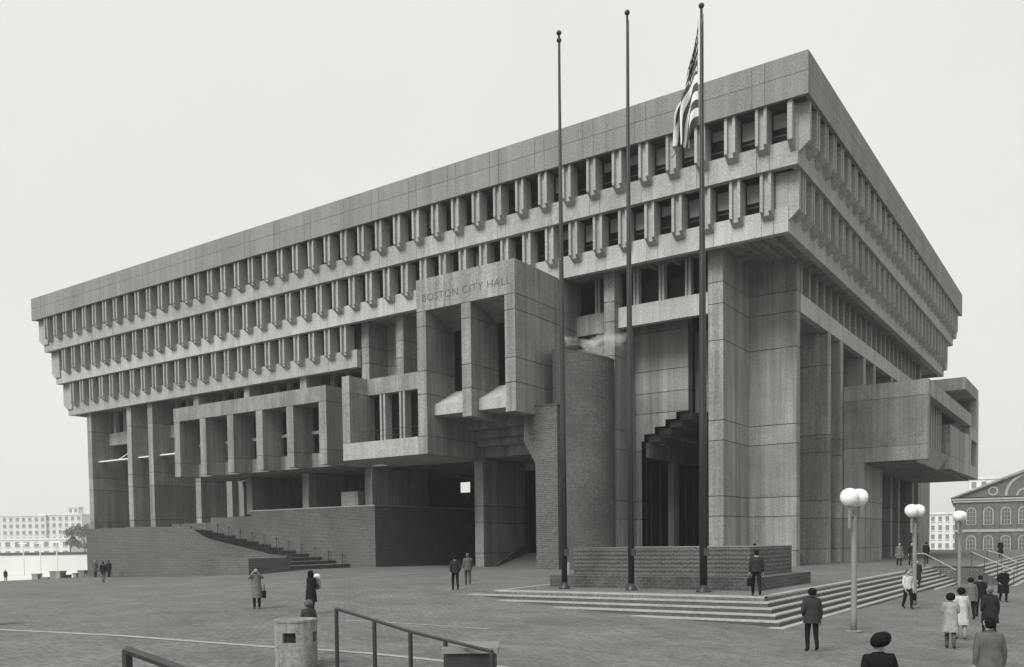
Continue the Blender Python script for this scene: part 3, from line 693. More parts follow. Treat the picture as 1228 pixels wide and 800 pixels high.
# steam drifting from the drum
m = bpy.data.materials.new("steam"); m.use_nodes = True; n = m.node_tree; n.nodes.clear()
o_ = n.nodes.new("ShaderNodeOutputMaterial"); pv = n.nodes.new("ShaderNodeVolumePrincipled"); n.links.new(pv.outputs[0], o_.inputs['Volume'])
pv.inputs['Color'].default_value = (.99, .99, .97, 1)
tc = n.nodes.new("ShaderNodeTexCoord").outputs['Object']
ln = n.nodes.new("ShaderNodeVectorMath"); ln.operation = 'LENGTH'; n.links.new(tc, ln.inputs[0])
iso = n.nodes.new("ShaderNodeMapping"); iso.inputs['Scale'].default_value = (3.6, 1.4, 1.1); n.links.new(tc, iso.inputs['Vector'])
sx_ = n.nodes.new("ShaderNodeSeparateXYZ"); n.links.new(tc, sx_.inputs[0])
nz = noise(n, .9, 3, iso.outputs[0], None, .5)
den = math_node(n, 'SUBTRACT', math_node(n, 'ADD', math_node(n, 'MULTIPLY', nz, 4.2), -1.35), math_node(n, 'MULTIPLY', ln.outputs['Value'], 1.25))
fade = math_node(n, 'ADD', math_node(n, 'MULTIPLY', sx_.outputs[0], -.42), .55)
dm = math_node(n, 'MULTIPLY', math_node(n, 'MULTIPLY', math_node(n, 'MAXIMUM', den, 0.0), fade), 2.4); n.links.new(dm, pv.inputs['Density'])
sm = MB().lathe([(.02, -1), (.5, -.87), (.87, -.5), (1, 0), (.87, .5), (.5, .87), (.02, 1)], n=14).mesh("steam", m)
stm = link("steam", sm); stm.location = (-15.7, .2, 17.35); stm.scale = (3.8, 1.2, .85); stm.rotation_euler = (0, math.radians(6), 0)
tag(stm, "pale steam drifting off the top of the round brick tower", "steam", None, 'stuff')

# ------------------------------------------------------------------ flagpoles and flag
def flagpole(x, y, h, label, r=0.135, balls=1):
    t = thing("flagpole", label, "flagpole", (x, y, 0), 0, "flagpoles in front of the brick podium")
    MB().lathe([(r, 0.1), (r * .98, h * .3), (r * .75, h * .6), (r * .38, h * .97), (.05, h)], n=14).build("shaft", M_POLE, t, True, (0, 0, 0))
    MB().lathe([(r * 2.0, 0.005), (r * 1.9, .06), (r * 1.25, .14), (r * 1.05, .3)], n=16).build("base_collar", M_POLE, t, True, (0, 0, 0))
    for k in range(balls): MB().lathe([(.01, -.11), (.09, -.07), (.12, 0), (.09, .07), (.01, .11)], (0, 0, h + .1 - .32 * k), 12).build("finial", M_POLE, t, True, (0, 0, 0))
    MB().tube((r * .5 + .05, -r - .02, 1.6), (.12, -.1, h - .3), .012, n=5).build("halyard", M_POLE, t, False, (0, 0, 0))
    MB().box(.1, .28, -r * .9 - .06, -r * .6, 1.5, 1.8).build("cleat", M_RAIL, t, False, (0, 0, 0))
    return t
flagpole(-3.82, -25.2, 24.6, "bare flagpole nearest the round brick tower, leftmost of the three", balls=2)
flagpole(-.43, -25.25, 24.3, "bare flagpole in the middle of the three poles")
flagpole(2.93, -25.4, 23.35, "flagpole carrying the drooping striped flag, rightmost of the three", .16)
NU, NV = 26, 34
fv, ff, fu = [], [], []
for j in range(NV + 1):
    v = j / NV
    for i in range(NU + 1):
        u = i / NU
        zh = 23.15 - 4.2 * v; drop = (5.25 - 4.3 * v ** .8); wd_ = 1.30 - .85 * v
        ea = 1.35 - .5 * min(1, v * 2.2); eb = .95 + 1.1 * min(1, v * 1.8)
        x = -wd_ * u ** ea; z = zh - drop * u ** eb
        amp = .05 + .16 * u
        x += .10 * u * math.sin(z * 2.1 + 1.0) + .05 * u * math.sin(v * 23)
        y = amp * math.sin(x * 9.0 + v * 9 + z * .6) + .10 * u * math.sin(v * 17 + 2)
        fv.append((2.80 + x, -25.44 + y, z - .1)); fu.append((u, v))
for j in range(NV):
    for i in range(NU): a = j * (NU + 1) + i; ff.append((a, a + 1, a + NU + 2, a + NU + 1))
fm = bpy.data.meshes.new("flag"); fm.from_pydata(fv, [], ff); uvl = fm.uv_layers.new(name="uv")
for l in fm.loops: uvl.data[l.index].uv = fu[l.vertex_index]
fm.polygons.foreach_set('use_smooth', [True] * len(ff))
m, n, b = nodes_of("flag_cloth"); uvn = n.nodes.new("ShaderNodeUVMap").outputs[0]
sep = n.nodes.new("ShaderNodeSeparateXYZ"); n.links.new(uvn, sep.inputs[0])
stripe = math_node(n, 'LESS_THAN', math_node(n, 'FRACT', math_node(n, 'MULTIPLY', sep.outputs[1], 6.5)), .5)
val = math_node(n, 'ADD', .72, math_node(n, 'MULTIPLY', stripe, -.66))
canton = math_node(n, 'MULTIPLY', math_node(n, 'LESS_THAN', sep.outputs[0], .4), math_node(n, 'LESS_THAN', sep.outputs[1], .538))
# stars: dots on a grid in the canton
fx_ = math_node(n, 'SUBTRACT', math_node(n, 'FRACT', math_node(n, 'MULTIPLY', sep.outputs[0], 15)), .5); fy_ = math_node(n, 'SUBTRACT', math_node(n, 'FRACT', math_node(n, 'MULTIPLY', sep.outputs[1], 9.3)), .5)
star = math_node(n, 'LESS_THAN', math_node(n, 'ADD', math_node(n, 'MULTIPLY', fx_, fx_), math_node(n, 'MULTIPLY', fy_, fy_)), .06)
cv = math_node(n, 'ADD', .04, math_node(n, 'MULTIPLY', star, .65))
mix = math_node(n, 'ADD', math_node(n, 'MULTIPLY', val, math_node(n, 'SUBTRACT', 1.0, canton)), math_node(n, 'MULTIPLY', cv, canton))
finish(n, b, mix, 1.0); b.inputs['Roughness'].default_value = .9
fm.materials.append(m)
tag(link("flag", fm), "limp striped and starred flag hanging down the right flagpole", "flag")

# ------------------------------------------------------------------ street lamps
def lamp(x, y, h, rz, label):
    t = thing("street_lamp", label, "street lamp", (x, y, G(x, y)), rz, "twin globe lamps along the steps")
    MB().lathe([(.105, 0), (.105, .5), (.098, .55), (.085, h - .9), (.08, h - .75)], n=12).build("post", M_LPOLE, t, True, (0, 0, 0))
    MB().lathe([(.28, .0), (.28, .03), (.14, .05)], n=16).build("base_plate", M_LPOLE, t, False, (0, 0, 0))
    s = MB().box(-.36, .36, -.04, .04, h - .78, h - .7)
    for dx in (-.31, .31): s.tube((dx, 0, h - 1.15), (dx, 0, h - .4), .05, n=8)
    s.tube((0, 0, h - .85), (0, 0, h - .55), .05, n=8).build("bracket", M_LPOLE, t, False, (0, 0, 0))
    for dx in (-.31, .31):
        MB().lathe([(.10, -.30), (.2, -.24), (.285, -.12), (.31, 0), (.29, .12), (.22, .22), (.12, .28), (.01, .3)], (dx, 0, h - .12), 20).build("lamp_globe", M_GLOBE, t, True, (0, 0, 0))
    return t
lamp(9.62, -28.8, 4.62, math.radians(76), "tall twin globe lamp nearest the viewer beside the steps corner")
lamp(9.1, -14.8, 4.62, math.radians(73), "middle twin globe lamp before the chamber block beside the steps")
lamp(9.5, -3.2, 4.62, math.radians(86), "farthest twin globe lamp in front of the old brick hall")

# ------------------------------------------------------------------ right side: terrace wall, stairs, railings
rw = thing("retaining_wall", "low dark brick retaining wall below the right terrace", "wall", (7.6, 9.6, -1))
MB().box(6.3, 9.35, 9.56, 9.98, -1.9, .0).build("wall", M_BRICK, rw); MB().box(6.2, 9.35, 9.5, 10.0, 0.002, .05).build("coping", M_RISER, rw)
rs = thing("terrace_stairs", "stone edged stairs at the right edge dropping from the upper terrace", "stairs", (10, 20, -1))
for k in range(1, 8):
    MB().box(8.9 + .36 * (k - 1), 8.9 + .36 * k - .02, 9.65, 60, -2.2, -.18 * k - .05).build("riser", M_RISER, rs); MB().box(8.9 + .36 * (k - 1) - .01, 8.9 + .36 * k, 9.6, 60, -.18 * k - .05, -.18 * k).build("tread", M_STONE, rs)
MB().box(8.6, 8.903, 9.6, 60, -.04, .006).build("tread", M_STONE, rs)
def railing(pts, label, mat, h=.95, r=.025, group=None):
    t = thing("railing", label, "railing", (pts[0][0], pts[0][1], pts[0][2]), 0, group); o = Vector(pts[0]); tops = []
    for p in pts:
        q = Vector(p) - o; hh = p[3] if len(p) > 3 else h; q = Vector((p[0], p[1], p[2])) - o
        MB().box(q.x - r, q.x + r, q.y - r, q.y + r, q.z - .02, q.z + hh).build("post", M_RAIL, t, False, (0, 0, 0)); tops.append(q + Vector((0, 0, hh)))
    s = MB()
    for a, b_ in zip(tops[:-1], tops[1:]): s.tube(a, b_, r * 1.25, n=6)
    s.build("handrail", mat, t, False, (0, 0, 0)); return t
def railing(pts, label, mat, h=.95, r=.025, group=None):
    o = Vector(pts[0][:3]); t = thing("railing", label, "railing", o, 0, group); tops = []
    for p in pts:
        q = Vector(p[:3]) - o; hh = p[3] if len(p) > 3 else h
        MB().box(q.x - r, q.x + r, q.y - r, q.y + r, q.z - .02, q.z + hh).build("post", M_RAIL, t, False, (0, 0, 0)); tops.append(q + Vector((0, 0, hh)))
    s = MB()
    for a, b_ in zip(tops[:-1], tops[1:]): s.tube(a, b_, r * 1.25, n=6)
    s.build("handrail", mat, t, False, (0, 0, 0)); return t
railing([(5.2, 7.0, 0), (6.0, 7.0, 0), (7.0, 7.0, -.55), (8.0, 7.0, -1.15)], "pale topped handrail going down the terrace steps behind the middle lamp", M_PRAIL, 1.0)
railing([(8.6, 9.9, .05), (9.4, 9.9, -.35), (10.2, 9.9, -.75), (11.2, 9.9, -1.25)], "handrail beside the stairs at the right edge", M_PRAIL, 1.0)
railing([(8.5, 20, 0), (9.5, 20, -.3), (10.6, 20, -.95)], "second farther handrail on the stairs below the old brick hall", M_PRAIL, 1.0)
def cpt(x, y, d):  # a point d metres deep along the line through pixel (x, y)
    return CAMPOS + d * (FW + RT * ((x - 614) / CAM_F) - UP * ((y - CAM_PY) / CAM_F))
pts = []
for x, y in ((2.99, -46.13), (4.29, -46.34), (5.43, -46.54), (6.5, -46.78), (7.8, -47.11)): pts.append((x, y))
zt = (.77, .59, .43, .34, .24)
railing([(x, y, G(x, y), z - G(x, y)) for (x, y), z in zip(pts, zt)], "dark metal handrail sloping down to the right beside the concrete bin", M_RAIL, r=.03)
railing([(10.28, -55.54, G(10.28, -55.54), 1.33 - G(10.28, -55.54)), (11.43, -55.73, G(11.4, -55.7), 1.24 - G(11.4, -55.7)), (12.4, -55.9, G(12.4, -55.9), 1.1 - G(12.4, -55.9))], "dark handrail closest to the viewer at the bottom left", M_RAIL, r=.028)

# ------------------------------------------------------------------ concrete bins and planter box
def bin_(x, y, r, h, rz, label):
    t = thing("concrete_bin", label, "litter bin", (x, y, G(x, y)), rz, "round concrete litter bins")
    s = MB(); N = 48; zs = [-.05, h * .56, h * .78, h - .06, h]; 
    hole = lambda k: (k % 12) in (0, 1, 2, 3, 4)
    for z in zs:
        for k in range(N): a = 2 * math.pi * k / N; s.v.append((r * math.cos(a), r * math.sin(a), z))
    for j in range(4):
        for k in range(N):
            if j == 1 and hole(k) : continue
            s.f.append((j * N + k, j * N + (k + 1) % N, (j + 1) * N + (k + 1) % N, (j + 1) * N + k)); s.m.append(0)
    i = len(s.v)
    for z in zs[1:3]:
        for k in range(N): a = 2 * math.pi * k / N; s.v.append((r * .86 * math.cos(a), r * .86 * math.sin(a), z))
    for k in range(N):
        if hole(k):
            k2 = (k + 1) % N
            s.f.append((N + k, i + k, i + k2, N + k2)[::-1]); s.m.append(0); s.f.append((2 * N + k, 2 * N + k2, i + N + k2, i + N + k)[::-1]); s.m.append(0)
            s.f.append((i + k, i + k2, i + N + k2, i + N + k)); s.m.append(1)
            if not hole((k - 1) % N): s.f.append((N + k, 2 * N + k, i + N + k, i + k)); s.m.append(0)
            if not hole(k2): s.f.append((N + k2, i + k2, i + N + k2, 2 * N + k2)); s.m.append(0)
    s.f.append(tuple(4 * N + k for k in range(N))); s.m.append(0)
    s.build("bin_body", [M_POUR, M_DARK], t, False, (0, 0, 0))
    MB().lathe([(r + .015, h + .001), (r + .015, h + .05), (r - .1, h + .06), (r - .16, h + .02)], n=48).build("lid", M_POUR, t, False, (0, 0, 0))
    return t
bin_(2.2, -46.57, .45, .98, math.radians(-80), "round concrete litter bin with square slots beside the dark handrail")
bin_(-15.2, -45.1, .47, 1.02, math.radians(-70), "round concrete litter bin cut by the left edge of the picture")
pb = thing("planter_box", "square concrete box with dark sides at the lower end of the handrail", "planter", (6.75, -46.3, G(6.75, -46.3)), math.radians(34))
h = .22 - G(6.75, -46.3)
MB().box(-.46, .46, -.5, .5, 0, h - .1).build("body", M_RAIL, pb, False, (0, 0, 0)); MB().cham(-.52, .52, -.56, .56, h - .1, h, .02).build("rim", M_LPOLE, pb, False, (0, 0, 0))

# ------------------------------------------------------------------ far things at the left
def planter(x, y, wx, wy, h, label, mat):
    t = thing("planter_block", label, "planter", (x, y, G(x, y)), math.radians(25), "blocks along the far left street")
    MB().cham(-wx / 2, wx / 2, -wy / 2, wy / 2, -.05, h * .85, .03).build("body", mat, t, False, (0, 0, 0)); MB().cham(-wx / 2 - .06, wx / 2 + .06, -wy / 2 - .06, wy / 2 + .06, h * .85, h, .03).build("rim", mat, t, False, (0, 0, 0))
planter(-99.4, .3, .9, .8, 1.0, "small pale block, farthest left of the far row", M_POUR); planter(-98.6, 1.0, 1.4, .9, .5, "low flat grey block left of the big square block", M_POUR)
planter(-97.0, 1.8, 1.5, 1.2, 1.25, "big square grey block in the far row by the street", M_POUR); planter(-96.0, 2.6, .6, .6, .7, "small dark block right of the big square block", M_RAIL)
planter(-95.2, 3.2, .6, .5, .9, "narrow grey block in the middle of the far row", M_POUR); planter(-94.6, 3.8, .9, .8, 1.2, "tall grey block near the mound end of the far row", M_POUR); planter(-93.4, 4.4, 1.6, .8, .6, "low grey block touching the brick mound end", M_POUR)
bwl = thing("boundary_wall", "long low pale wall with dark top across the far left street", "wall", (-161, 36, G(-161, 36)))
MB().prism([(-190, 14), (-150, 46), (-150.3, 46.4), (-190.3, 14.4)], -3.2, .75).build("wall", M_ROAD, bwl); MB().prism([(-190.1, 13.9), (-149.9, 45.9), (-150.3, 46.5), (-190.4, 14.5)], .751, 1.3).build("coping", M_BRICKD, bwl)
def tower_block(name, label, x, y, rz, wd, dp, z0, h, nw, nf, mat, cat="building", step=None, grp=None):
    t = thing(name, label, cat, (x, y, z0), rz, grp)
    MB().box(-wd / 2, wd / 2, 0, dp, -2, h).build("wall", mat, t, False, (0, 0, 0)); MB().box(-wd / 2 - .4, wd / 2 + .4, -.4, dp, h + .002, h + .9).build("cornice", mat, t, False, (0, 0, 0))
    cw, ch = wd / nw, h / nf
    wm = MB().box(-cw * .24, cw * .24, -.12, .05, 0, ch * .55).mesh("window", M_LPOLE); sm_ = MB().box(-cw * .3, cw * .3, -.3, -.121, -.3, 0).mesh("sill", mat)  # window colour kept pale, painting haze over distant glass
    for i in range(nw):
        for j in range(nf):
            wo_ = put("window", wm, t, (-wd / 2 + cw * (i + .5), 0, ch * (j + .25))); put("sill", sm_, wo_, (0, 0, 0))
    return t
yaw = math.radians(34.3)
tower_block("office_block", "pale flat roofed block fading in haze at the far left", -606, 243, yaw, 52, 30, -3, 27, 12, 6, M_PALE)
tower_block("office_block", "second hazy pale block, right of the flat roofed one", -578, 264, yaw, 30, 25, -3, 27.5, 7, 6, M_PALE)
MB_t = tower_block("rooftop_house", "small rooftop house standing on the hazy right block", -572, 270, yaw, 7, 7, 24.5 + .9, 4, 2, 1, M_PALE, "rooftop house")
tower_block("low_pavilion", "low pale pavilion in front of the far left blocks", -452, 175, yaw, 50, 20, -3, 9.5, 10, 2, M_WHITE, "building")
def tree(x, y, h, r, label):
    t = thing("tree", label, "tree", (x, y, G(x, y)), 0, "trees beyond the far left street")
    s = MB().tube((0, 0, 0), (.1, 0, h * .5), .25, .14, 7)
    for k in range(5): a = k * 1.3; s.tube((.1, 0, h * (.35 + .04 * k)), (math.cos(a) * r * .6, math.sin(a) * r * .6, h * (.65 + .05 * k)), .1, .03, 5)
    s.build("trunk", M_BARK, t, False, (0, 0, 0)); c = MB(); rr = random.Random(int(x))
    cl = [(Vector((rr.uniform(-.7, .7) * r, rr.uniform(-.7, .7) * r, h * rr.uniform(.45, .9))), rr.uniform(.35, .6) * r) for _ in range(9)]
    for k in range(700):
        p, q = cl[rr.randrange(9)]; d = Vector((rr.gauss(0, 1), rr.gauss(0, 1), rr.gauss(0, 1))).normalized() * q * rr.uniform(.5, 1.05); ctr = p + d
        u = Vector((rr.gauss(0, 1), rr.gauss(0, 1), rr.gauss(0, 1))).normalized(); v = u.orthogonal().normalized(); sz = rr.uniform(.18, .34)
        c.quad([ctr - u * sz, ctr - v * sz * .6, ctr + u * sz, ctr + v * sz * .6])
    c.build("crown", M_LEAF, t, False, (0, 0, 0))
tree(-228.4, 76.4, 11.4, 2.6, "dark tree left of the gap, beyond the low far wall"); tree(-225.0, 78.8, 11.8, 2.6, "dark tree touching the mound edge, beyond the low far wall")
for k, (px, d) in enumerate(((28, 150), (48, 150), (68, 140))):
    p_ = cpt(px, 660, d); z = G(p_.x, p_.y); t = thing("mast", "thin pale mast on the far left street, %s of the three" % ("leftmost", "middle", "rightmost")[k], "mast", (p_.x, p_.y, z), 0, "thin pale masts")
    MB().tube((0, 0, 0), (0, 0, 6.2), .12, .08, 8).build("pole", M_PALE, t, False, (0, 0, 0)); MB().box(-1.4, 1.4, -.08, .08, 5.6, 5.8).build("crossbar", M_PALE, t, False, (0, 0, 0))

# ------------------------------------------------------------------ old brick market hall at the right
fh = thing("brick_market_hall", "old brick hall with arched windows and a gable behind the terrace", "building", (-12.9, 163, -2.6), math.radians(7.6))
FWD, FH, APX = 30.0, 12.9, 5.9   # local x to the right along its front
M_FBRICK = brick("old_brick", 0.10, 0.13, 'wall', .3, .1, .15, .1)
MB().box(0, FWD, 0, 30, -1, FH).build("wall", M_FBRICK, fh, False, (0, 0, 0))
MB().prism([(0, FH + .65), (FWD, FH + .65), (FWD / 2, FH + APX + .6)], .05, 30, 'y').build("gable", M_FBRICK, fh, False, (0, 0, 0))
MB().prism([(-.8, FH + .65), (0, FH + .65), (FWD / 2, FH + APX + .55), (FWD, FH + .65), (FWD + .8, FH + .65), (FWD / 2, FH + APX + 1.15)], -.7, 30, 'y').build("roof", M_POUR, fh, False, (0, 0, 0))
MB().box(-.6, FWD + .6, -.6, 30, FH, FH + .4).box(-.4, FWD + .4, -.4, 30, FH - .5, FH - .001).build("cornice", M_STONE, fh, False, (0, 0, 0))
MB().box(-.2, FWD + .2, -.25, 30, 5.7, 6.3).build("belt_course", M_STONE, fh, False, (0, 0, 0))
def arch_pts(w_, h, n=8): return [(-w_, 0), (w_, 0), (w_, h)] + [(w_ * math.cos(math.pi * k / n), h + w_ * math.sin(math.pi * k / n)) for k in range(1, n)] + [(-w_, h)]
sur = MB().prism(arch_pts(1.05, 2.9), -.12, .02, 'y').mesh("window_surround", M_STONE); pan = MB().prism(arch_pts(.8, 2.8), -.14, -.121, 'y').mesh("glass_pane", M_LETTER)
bar = MB()
for q in (-.28, .28): bar.box(q - .05, q + .05, -.2, -.141, 0, 3.4)
for q in (.9, 1.8, 2.7): bar.box(-.8, .8, -.19, -.1405, q - .05, q + .05)
bar = bar.mesh("glazing_bar", M_STONE); pil = MB().box(-.45, .45, -.3, .02, 0, 5.6).mesh("pilaster", M_FBRICK)
for k in range(8):
    for z in (1.0, 7.3):
        wn = put("window_surround", sur, fh, (3.3 + 3.42 * k, 0, z)); put("glass_pane", pan, wn, (0, 0, .15)); put("glazing_bar", bar, wn, (0, 0, .15))
for k in range(9):
    for z in (.05, 6.32): put("pilaster", pil, fh, (1.6 + 3.42 * k, 0, z))
N = 20
def ringy(cx, cz, r0, r1, a0, a1, y0, y1):
    s = MB(); P_ = lambda r, k: (cx + r * math.cos(a0 + (a1 - a0) * k / N), cz + r * math.sin(a0 + (a1 - a0) * k / N))
    for k in range(N): s.prism([P_(r0, k), P_(r1, k), P_(r1, k + 1), P_(r0, k + 1)], y0, y1, 'y')
    s.build("gable_moulding", M_STONE, fh, False, (0, 0, 0))
ringy(7.6, FH + 1.9, .7, 1.0, 0, 2 * math.pi, -.1, .06); ringy(FWD / 2, FH + .75, 4.6, 5.1, 0, math.pi, -.12, .06); ringy(FWD / 2 - 1.2, FH + .75, 1.3, 1.7, 0, math.pi, -.12, .06)
tower_block("pale_block", "pale building with two rows of dark windows between both halls", -32, 306, math.radians(8), 22, 20, -3, 13.5, 9, 4, M_PALE)
p_ = cpt(1180, 575, 330); tower_block("pale_block", "pale block showing just over the roof of the old brick hall", p_.x, p_.y, math.radians(8), 10, 12, -3, 26.5, 3, 6, M_PALE)

# ------------------------------------------------------------------ people
def body_mesh(H, stride, arms, lean, bulk, skirt):
    k = H / 1.75; S = stride
    V = []; E = []; Rr = []
    def add(p, r, par=None):
        V.append(Vector(p) * k); Rr.append((r[0] * k, r[1] * k) if isinstance(r, tuple) else (r * k, r * k)); i = len(V) - 1
        if par is not None: E.append((par, i))
        return i
    L_ = lambda z: -lean * max(0, z - .95)      # forward is -Y
    pel = add((0, 0, .96), (.155, .12)); sp = add((0, L_(1.15), 1.15), (.145 * bulk, .11 * bulk), pel); ch = add((0, L_(1.34), 1.34), (.165 * bulk, .125 * bulk), sp)
    nb = add((0, L_(1.47), 1.475), .075, ch); nk = add((0, L_(1.53) - .01, 1.535), .055, nb); h1 = add((0, L_(1.6) - .02, 1.60), (.078, .088), nk); h2 = add((0, L_(1.68) - .015, 1.675), (.078, .095), h1); add((0, L_(1.74), 1.735), .05, h2)
    add((0, L_(1.6) - .125, 1.618), .018, h1)
    for s_ in (-1, 1): add((s_ * .092, L_(1.62), 1.625), .016, h1)
    hands = []
    for s_, a in ((-1, arms[0]), (1, arms[1])):
        sh = add((s_ * .185, L_(1.42), 1.425), .07 * bulk, ch)
        el, wr, fd = a      # elbow, wrist offsets and finger direction
        e = add((s_ * el[0], el[1] + L_(1.2), el[2]), .052 * bulk, sh); w_ = add((s_ * wr[0], wr[1] + L_(1.1), wr[2]), .036, e)
        d = Vector((s_ * fd[0], fd[1], fd[2])).normalized(); wp = V[w_] / k; pm = add(wp + d * .07, .036, w_); hands.append(V[pm] / k)
        side = Vector((0, 1, 0)) if abs(d.y) < .7 else Vector((1, 0, 0)); side = (side - d * side.dot(d)).normalized()
        for q in range(4):
            f1 = add(wp + d * (.115) + side * (-.03 + .02 * q), .0105, pm); add(wp + d * (.165 + (.012, .02, .014, -.004)[q]) + side * (-.03 + .02 * q) + Vector((-s_ * .02, -.01, 0)), .009, f1)
        t1 = add(wp + d * .06 + side * -.05, .011, pm); add(wp + d * .10 + side * -.062, .009, t1)
    for s_ in (-1, 1):
        ph = S * s_
        hp_ = add((s_ * .095, 0, .90), .105, pel); kn = add((s_ * .10, -.10 * abs(ph) / .3 * (1 if ph > 0 else .2) - .02 - ph * .25, .50), .078, hp_)
        an = add((s_ * .10, -ph * .62 + .03, .10 + (.06 if ph < -.1 else 0)), .058, kn); he = add((s_ * .105, -ph * .62 + .0, .05 + (.05 if ph < -.1 else 0)), .046, an); add((s_ * .115, -ph * .62 - .15, .038 + (.01 if ph < -.1 else 0)), .038, he)
    me = bpy.data.meshes.new("person"); me.from_pydata([tuple(v) for v in V], E, [])
    o = bpy.data.objects.new("tmp_body", me); col.objects.link(o)
    sk = o.modifiers.new("skin", 'SKIN'); sk.use_smooth_shade = True
    if not me.skin_vertices: 
        bm_ = bmesh.new(); bm_.from_mesh(me); bm_.verts.layers.skin.verify(); bm_.to_mesh(me); bm_.free()
    for i, d in enumerate(me.skin_vertices[0].data): d.radius = Rr[i]; d.use_root = (i == 0)
    sub = o.modifiers.new("sub", 'SUBSURF'); sub.levels = 1
    bpy.context.view_layer.update()
    r = bpy.data.meshes.new_from_object(o.evaluated_get(bpy.context.evaluated_depsgraph_get())); r.name = "person"
    bpy.data.objects.remove(o); bpy.data.meshes.remove(me)
    return r, [h * k for h in hands], k, L_
def rings_mesh(name, rings, mat, n=20, close_top=True, wob=0.0, open_bottom=True):
    s = MB(); rr = random.Random(len(rings))
    for (z, rx, ry, cy) in rings:
        for j in range(n):
            a = 2 * math.pi * j / n; wv = 1 + wob * math.sin(a * 5 + z * 3) * (1.6 - z)
            s.v.append((rx * wv * math.cos(a), cy + ry * wv * math.sin(a), z))
    for i in range(len(rings) - 1):
        for j in range(n): s.f.append((i * n + j, i * n + (j + 1) % n, (i + 1) * n + (j + 1) % n, (i + 1) * n + j)); s.m.append(0)
    if close_top: e = (len(rings) - 1) * n; s.f.append(tuple(e + j for j in range(n))); s.m.append(0)
    return s.mesh(name, mat, True)
ARM = {'down': ((.235, .03, 1.14), (.25, -.02, .88), (0, -.15, -1)), 'swing_f': ((.235, -.05, 1.15), (.24, -.20, .93), (0, -.4, -1)), 'swing_b': ((.235, .10, 1.15), (.25, .14, .89), (0, 0, -1)),
       'fold': ((.23, -.04, 1.15), (.05, -.22, 1.17), (-1, -.05, .1)), 'camera': ((.30, -.14, 1.30), (.10, -.22, 1.55), (-.3, -.4, .6)), 'pocket': ((.27, .07, 1.15), (.22, -.05, .98), (-.5, -.4, -.8)), 'hold': ((.24, -.05, 1.13), (.14, -.28, 1.16), (-.6, -.6, .1))}
eye_me = MB().lathe([(.002, -.008), (.009, -.003), (.009, .003), (.002, .008)], n=6).mesh("eye", M_HAIRD)
def person(x, y, H, face, label, top=.05, bot=.03, hair='short', coat=None, arms=('down', 'down'), stride=.0, lean=.04, bulk=1.05, zoff=None, hairm=None, skin=None, legs=None, collar=None):
    z = G(x, y) if zoff is None else zoff
    t = thing("person", label, "person", (x, y, z), face, "people on the plaza")
    me, hands, k, L_ = body_mesh(H, stride, (ARM[arms[0]], ARM[arms[1]]), lean, bulk, False)
    for mm in (fabric(top), fabric(bot), skin or M_SKIN, M_SHOE): me.materials.append(mm)
    for p in me.polygons:
        c = p.center / k; mi = 0
        if c.z > 1.505: mi = 2
        elif c.z < .085: mi = 3
        elif min((c - Vector(h) / k).length for h in hands) < .115: mi = 2
        elif c.z < .93 and abs(c.x) < .2: mi = 1
        p.material_index = mi
    t.rotation_euler = (0, 0, face + random.uniform(-.12, .12))
    put("body", me, t, (0, 0, 0))
    hy = L_(1.66) - .005
    hm = hairm or M_HAIRD
    rx_, ry_, up_, dn_, back, wob_ = {'short': (.092, .108, .10, .10, .034, .015), 'bald': (.088, .10, .06, .09, .034, 0), 'round': (.118, .122, .115, .09, .045, .04), 'long': (.118, .118, .105, .27, .045, .02),
                  'afro': (.135, .135, .13, .11, .055, .06), 'hat': (.15, .15, .12, .02, .01, 0), 'curly': (.145, .14, .125, .12, .06, .06)}[hair]
    rings = []
    for q in range(9):
        a = -math.pi / 2 + math.pi * (q + .25) / 8.5; zz = 1.655 + (up_ if a > 0 else dn_) * math.sin(a); sc_ = max(.05, math.cos(a)) ** (.8 if a > 0 else .45)
        rings.append((zz * k, rx_ * sc_ * k, ry_ * sc_ * k, (hy + back) * k))
    put("hair", rings_mesh("hair", rings, hm, 16, True, wob_), t, (0, 0, 0))
    for s_ in (-1, 1): put("eye", eye_me, t, (s_ * .032 * k, (hy - .098) * k, 1.645 * k))
    put("mouth", MB().box(-.022 * k, .022 * k, (hy - .10) * k, (hy - .085) * k, 1.568 * k, 1.576 * k).mesh("mouth", M_HAIRD), t, (0, 0, 0))
    if coat:
        hem, flare = coat; B_ = bulk
        sh = [(1.50, .075, .075), (1.475, .12, .10), (1.44, .185 * B_, .125 * B_), (1.36, .198 * B_, .145 * B_), (1.2, .182 * B_, .14 * B_), (1.05, .185 * B_, .145 * B_), (.95, .195 * B_, .155 * B_)]
        zz = .85
        while zz > hem: f_ = (.95 - zz) / .5; sh.append((zz, .195 * B_ + flare * f_, .155 * B_ + flare * f_)); zz -= .1
        f_ = (.95 - hem) / .5; sh.append((hem, .195 * B_ + flare * f_, .155 * B_ + flare * f_))
        rg = [(q * k, a * k, b2 * k, L_(q) * k) for q, a, b2 in sh][::-1]
        put("coat" if hem < .7 else "jacket", rings_mesh("coat", rg, fabric(top), 24, True, .055), t, (0, 0, 0))
    if collar: put("collar", rings_mesh("collar", [(1.46 * k, .10 * k, .095 * k, L_(1.46) * k), (1.53 * k, .078 * k, .078 * k, (L_(1.5)) * k), (1.50 * k, .06 * k, .06 * k, L_(1.5) * k)], fabric(collar), 14, False), t, (0, 0, 0))
    return t, hands
def held(name, label, cat, t, hand, mesh, off=(0, 0, 0)):
    c, s_ = math.cos(t.rotation_euler.z), math.sin(t.rotation_euler.z); h = Vector(hand) + Vector(off)
    o = link(name, mesh, None, t.location + Vector((h.x * c - h.y * s_, h.x * s_ + h.y * c, h.z))); o.rotation_euler = t.rotation_euler
    return tag(o, label, cat)
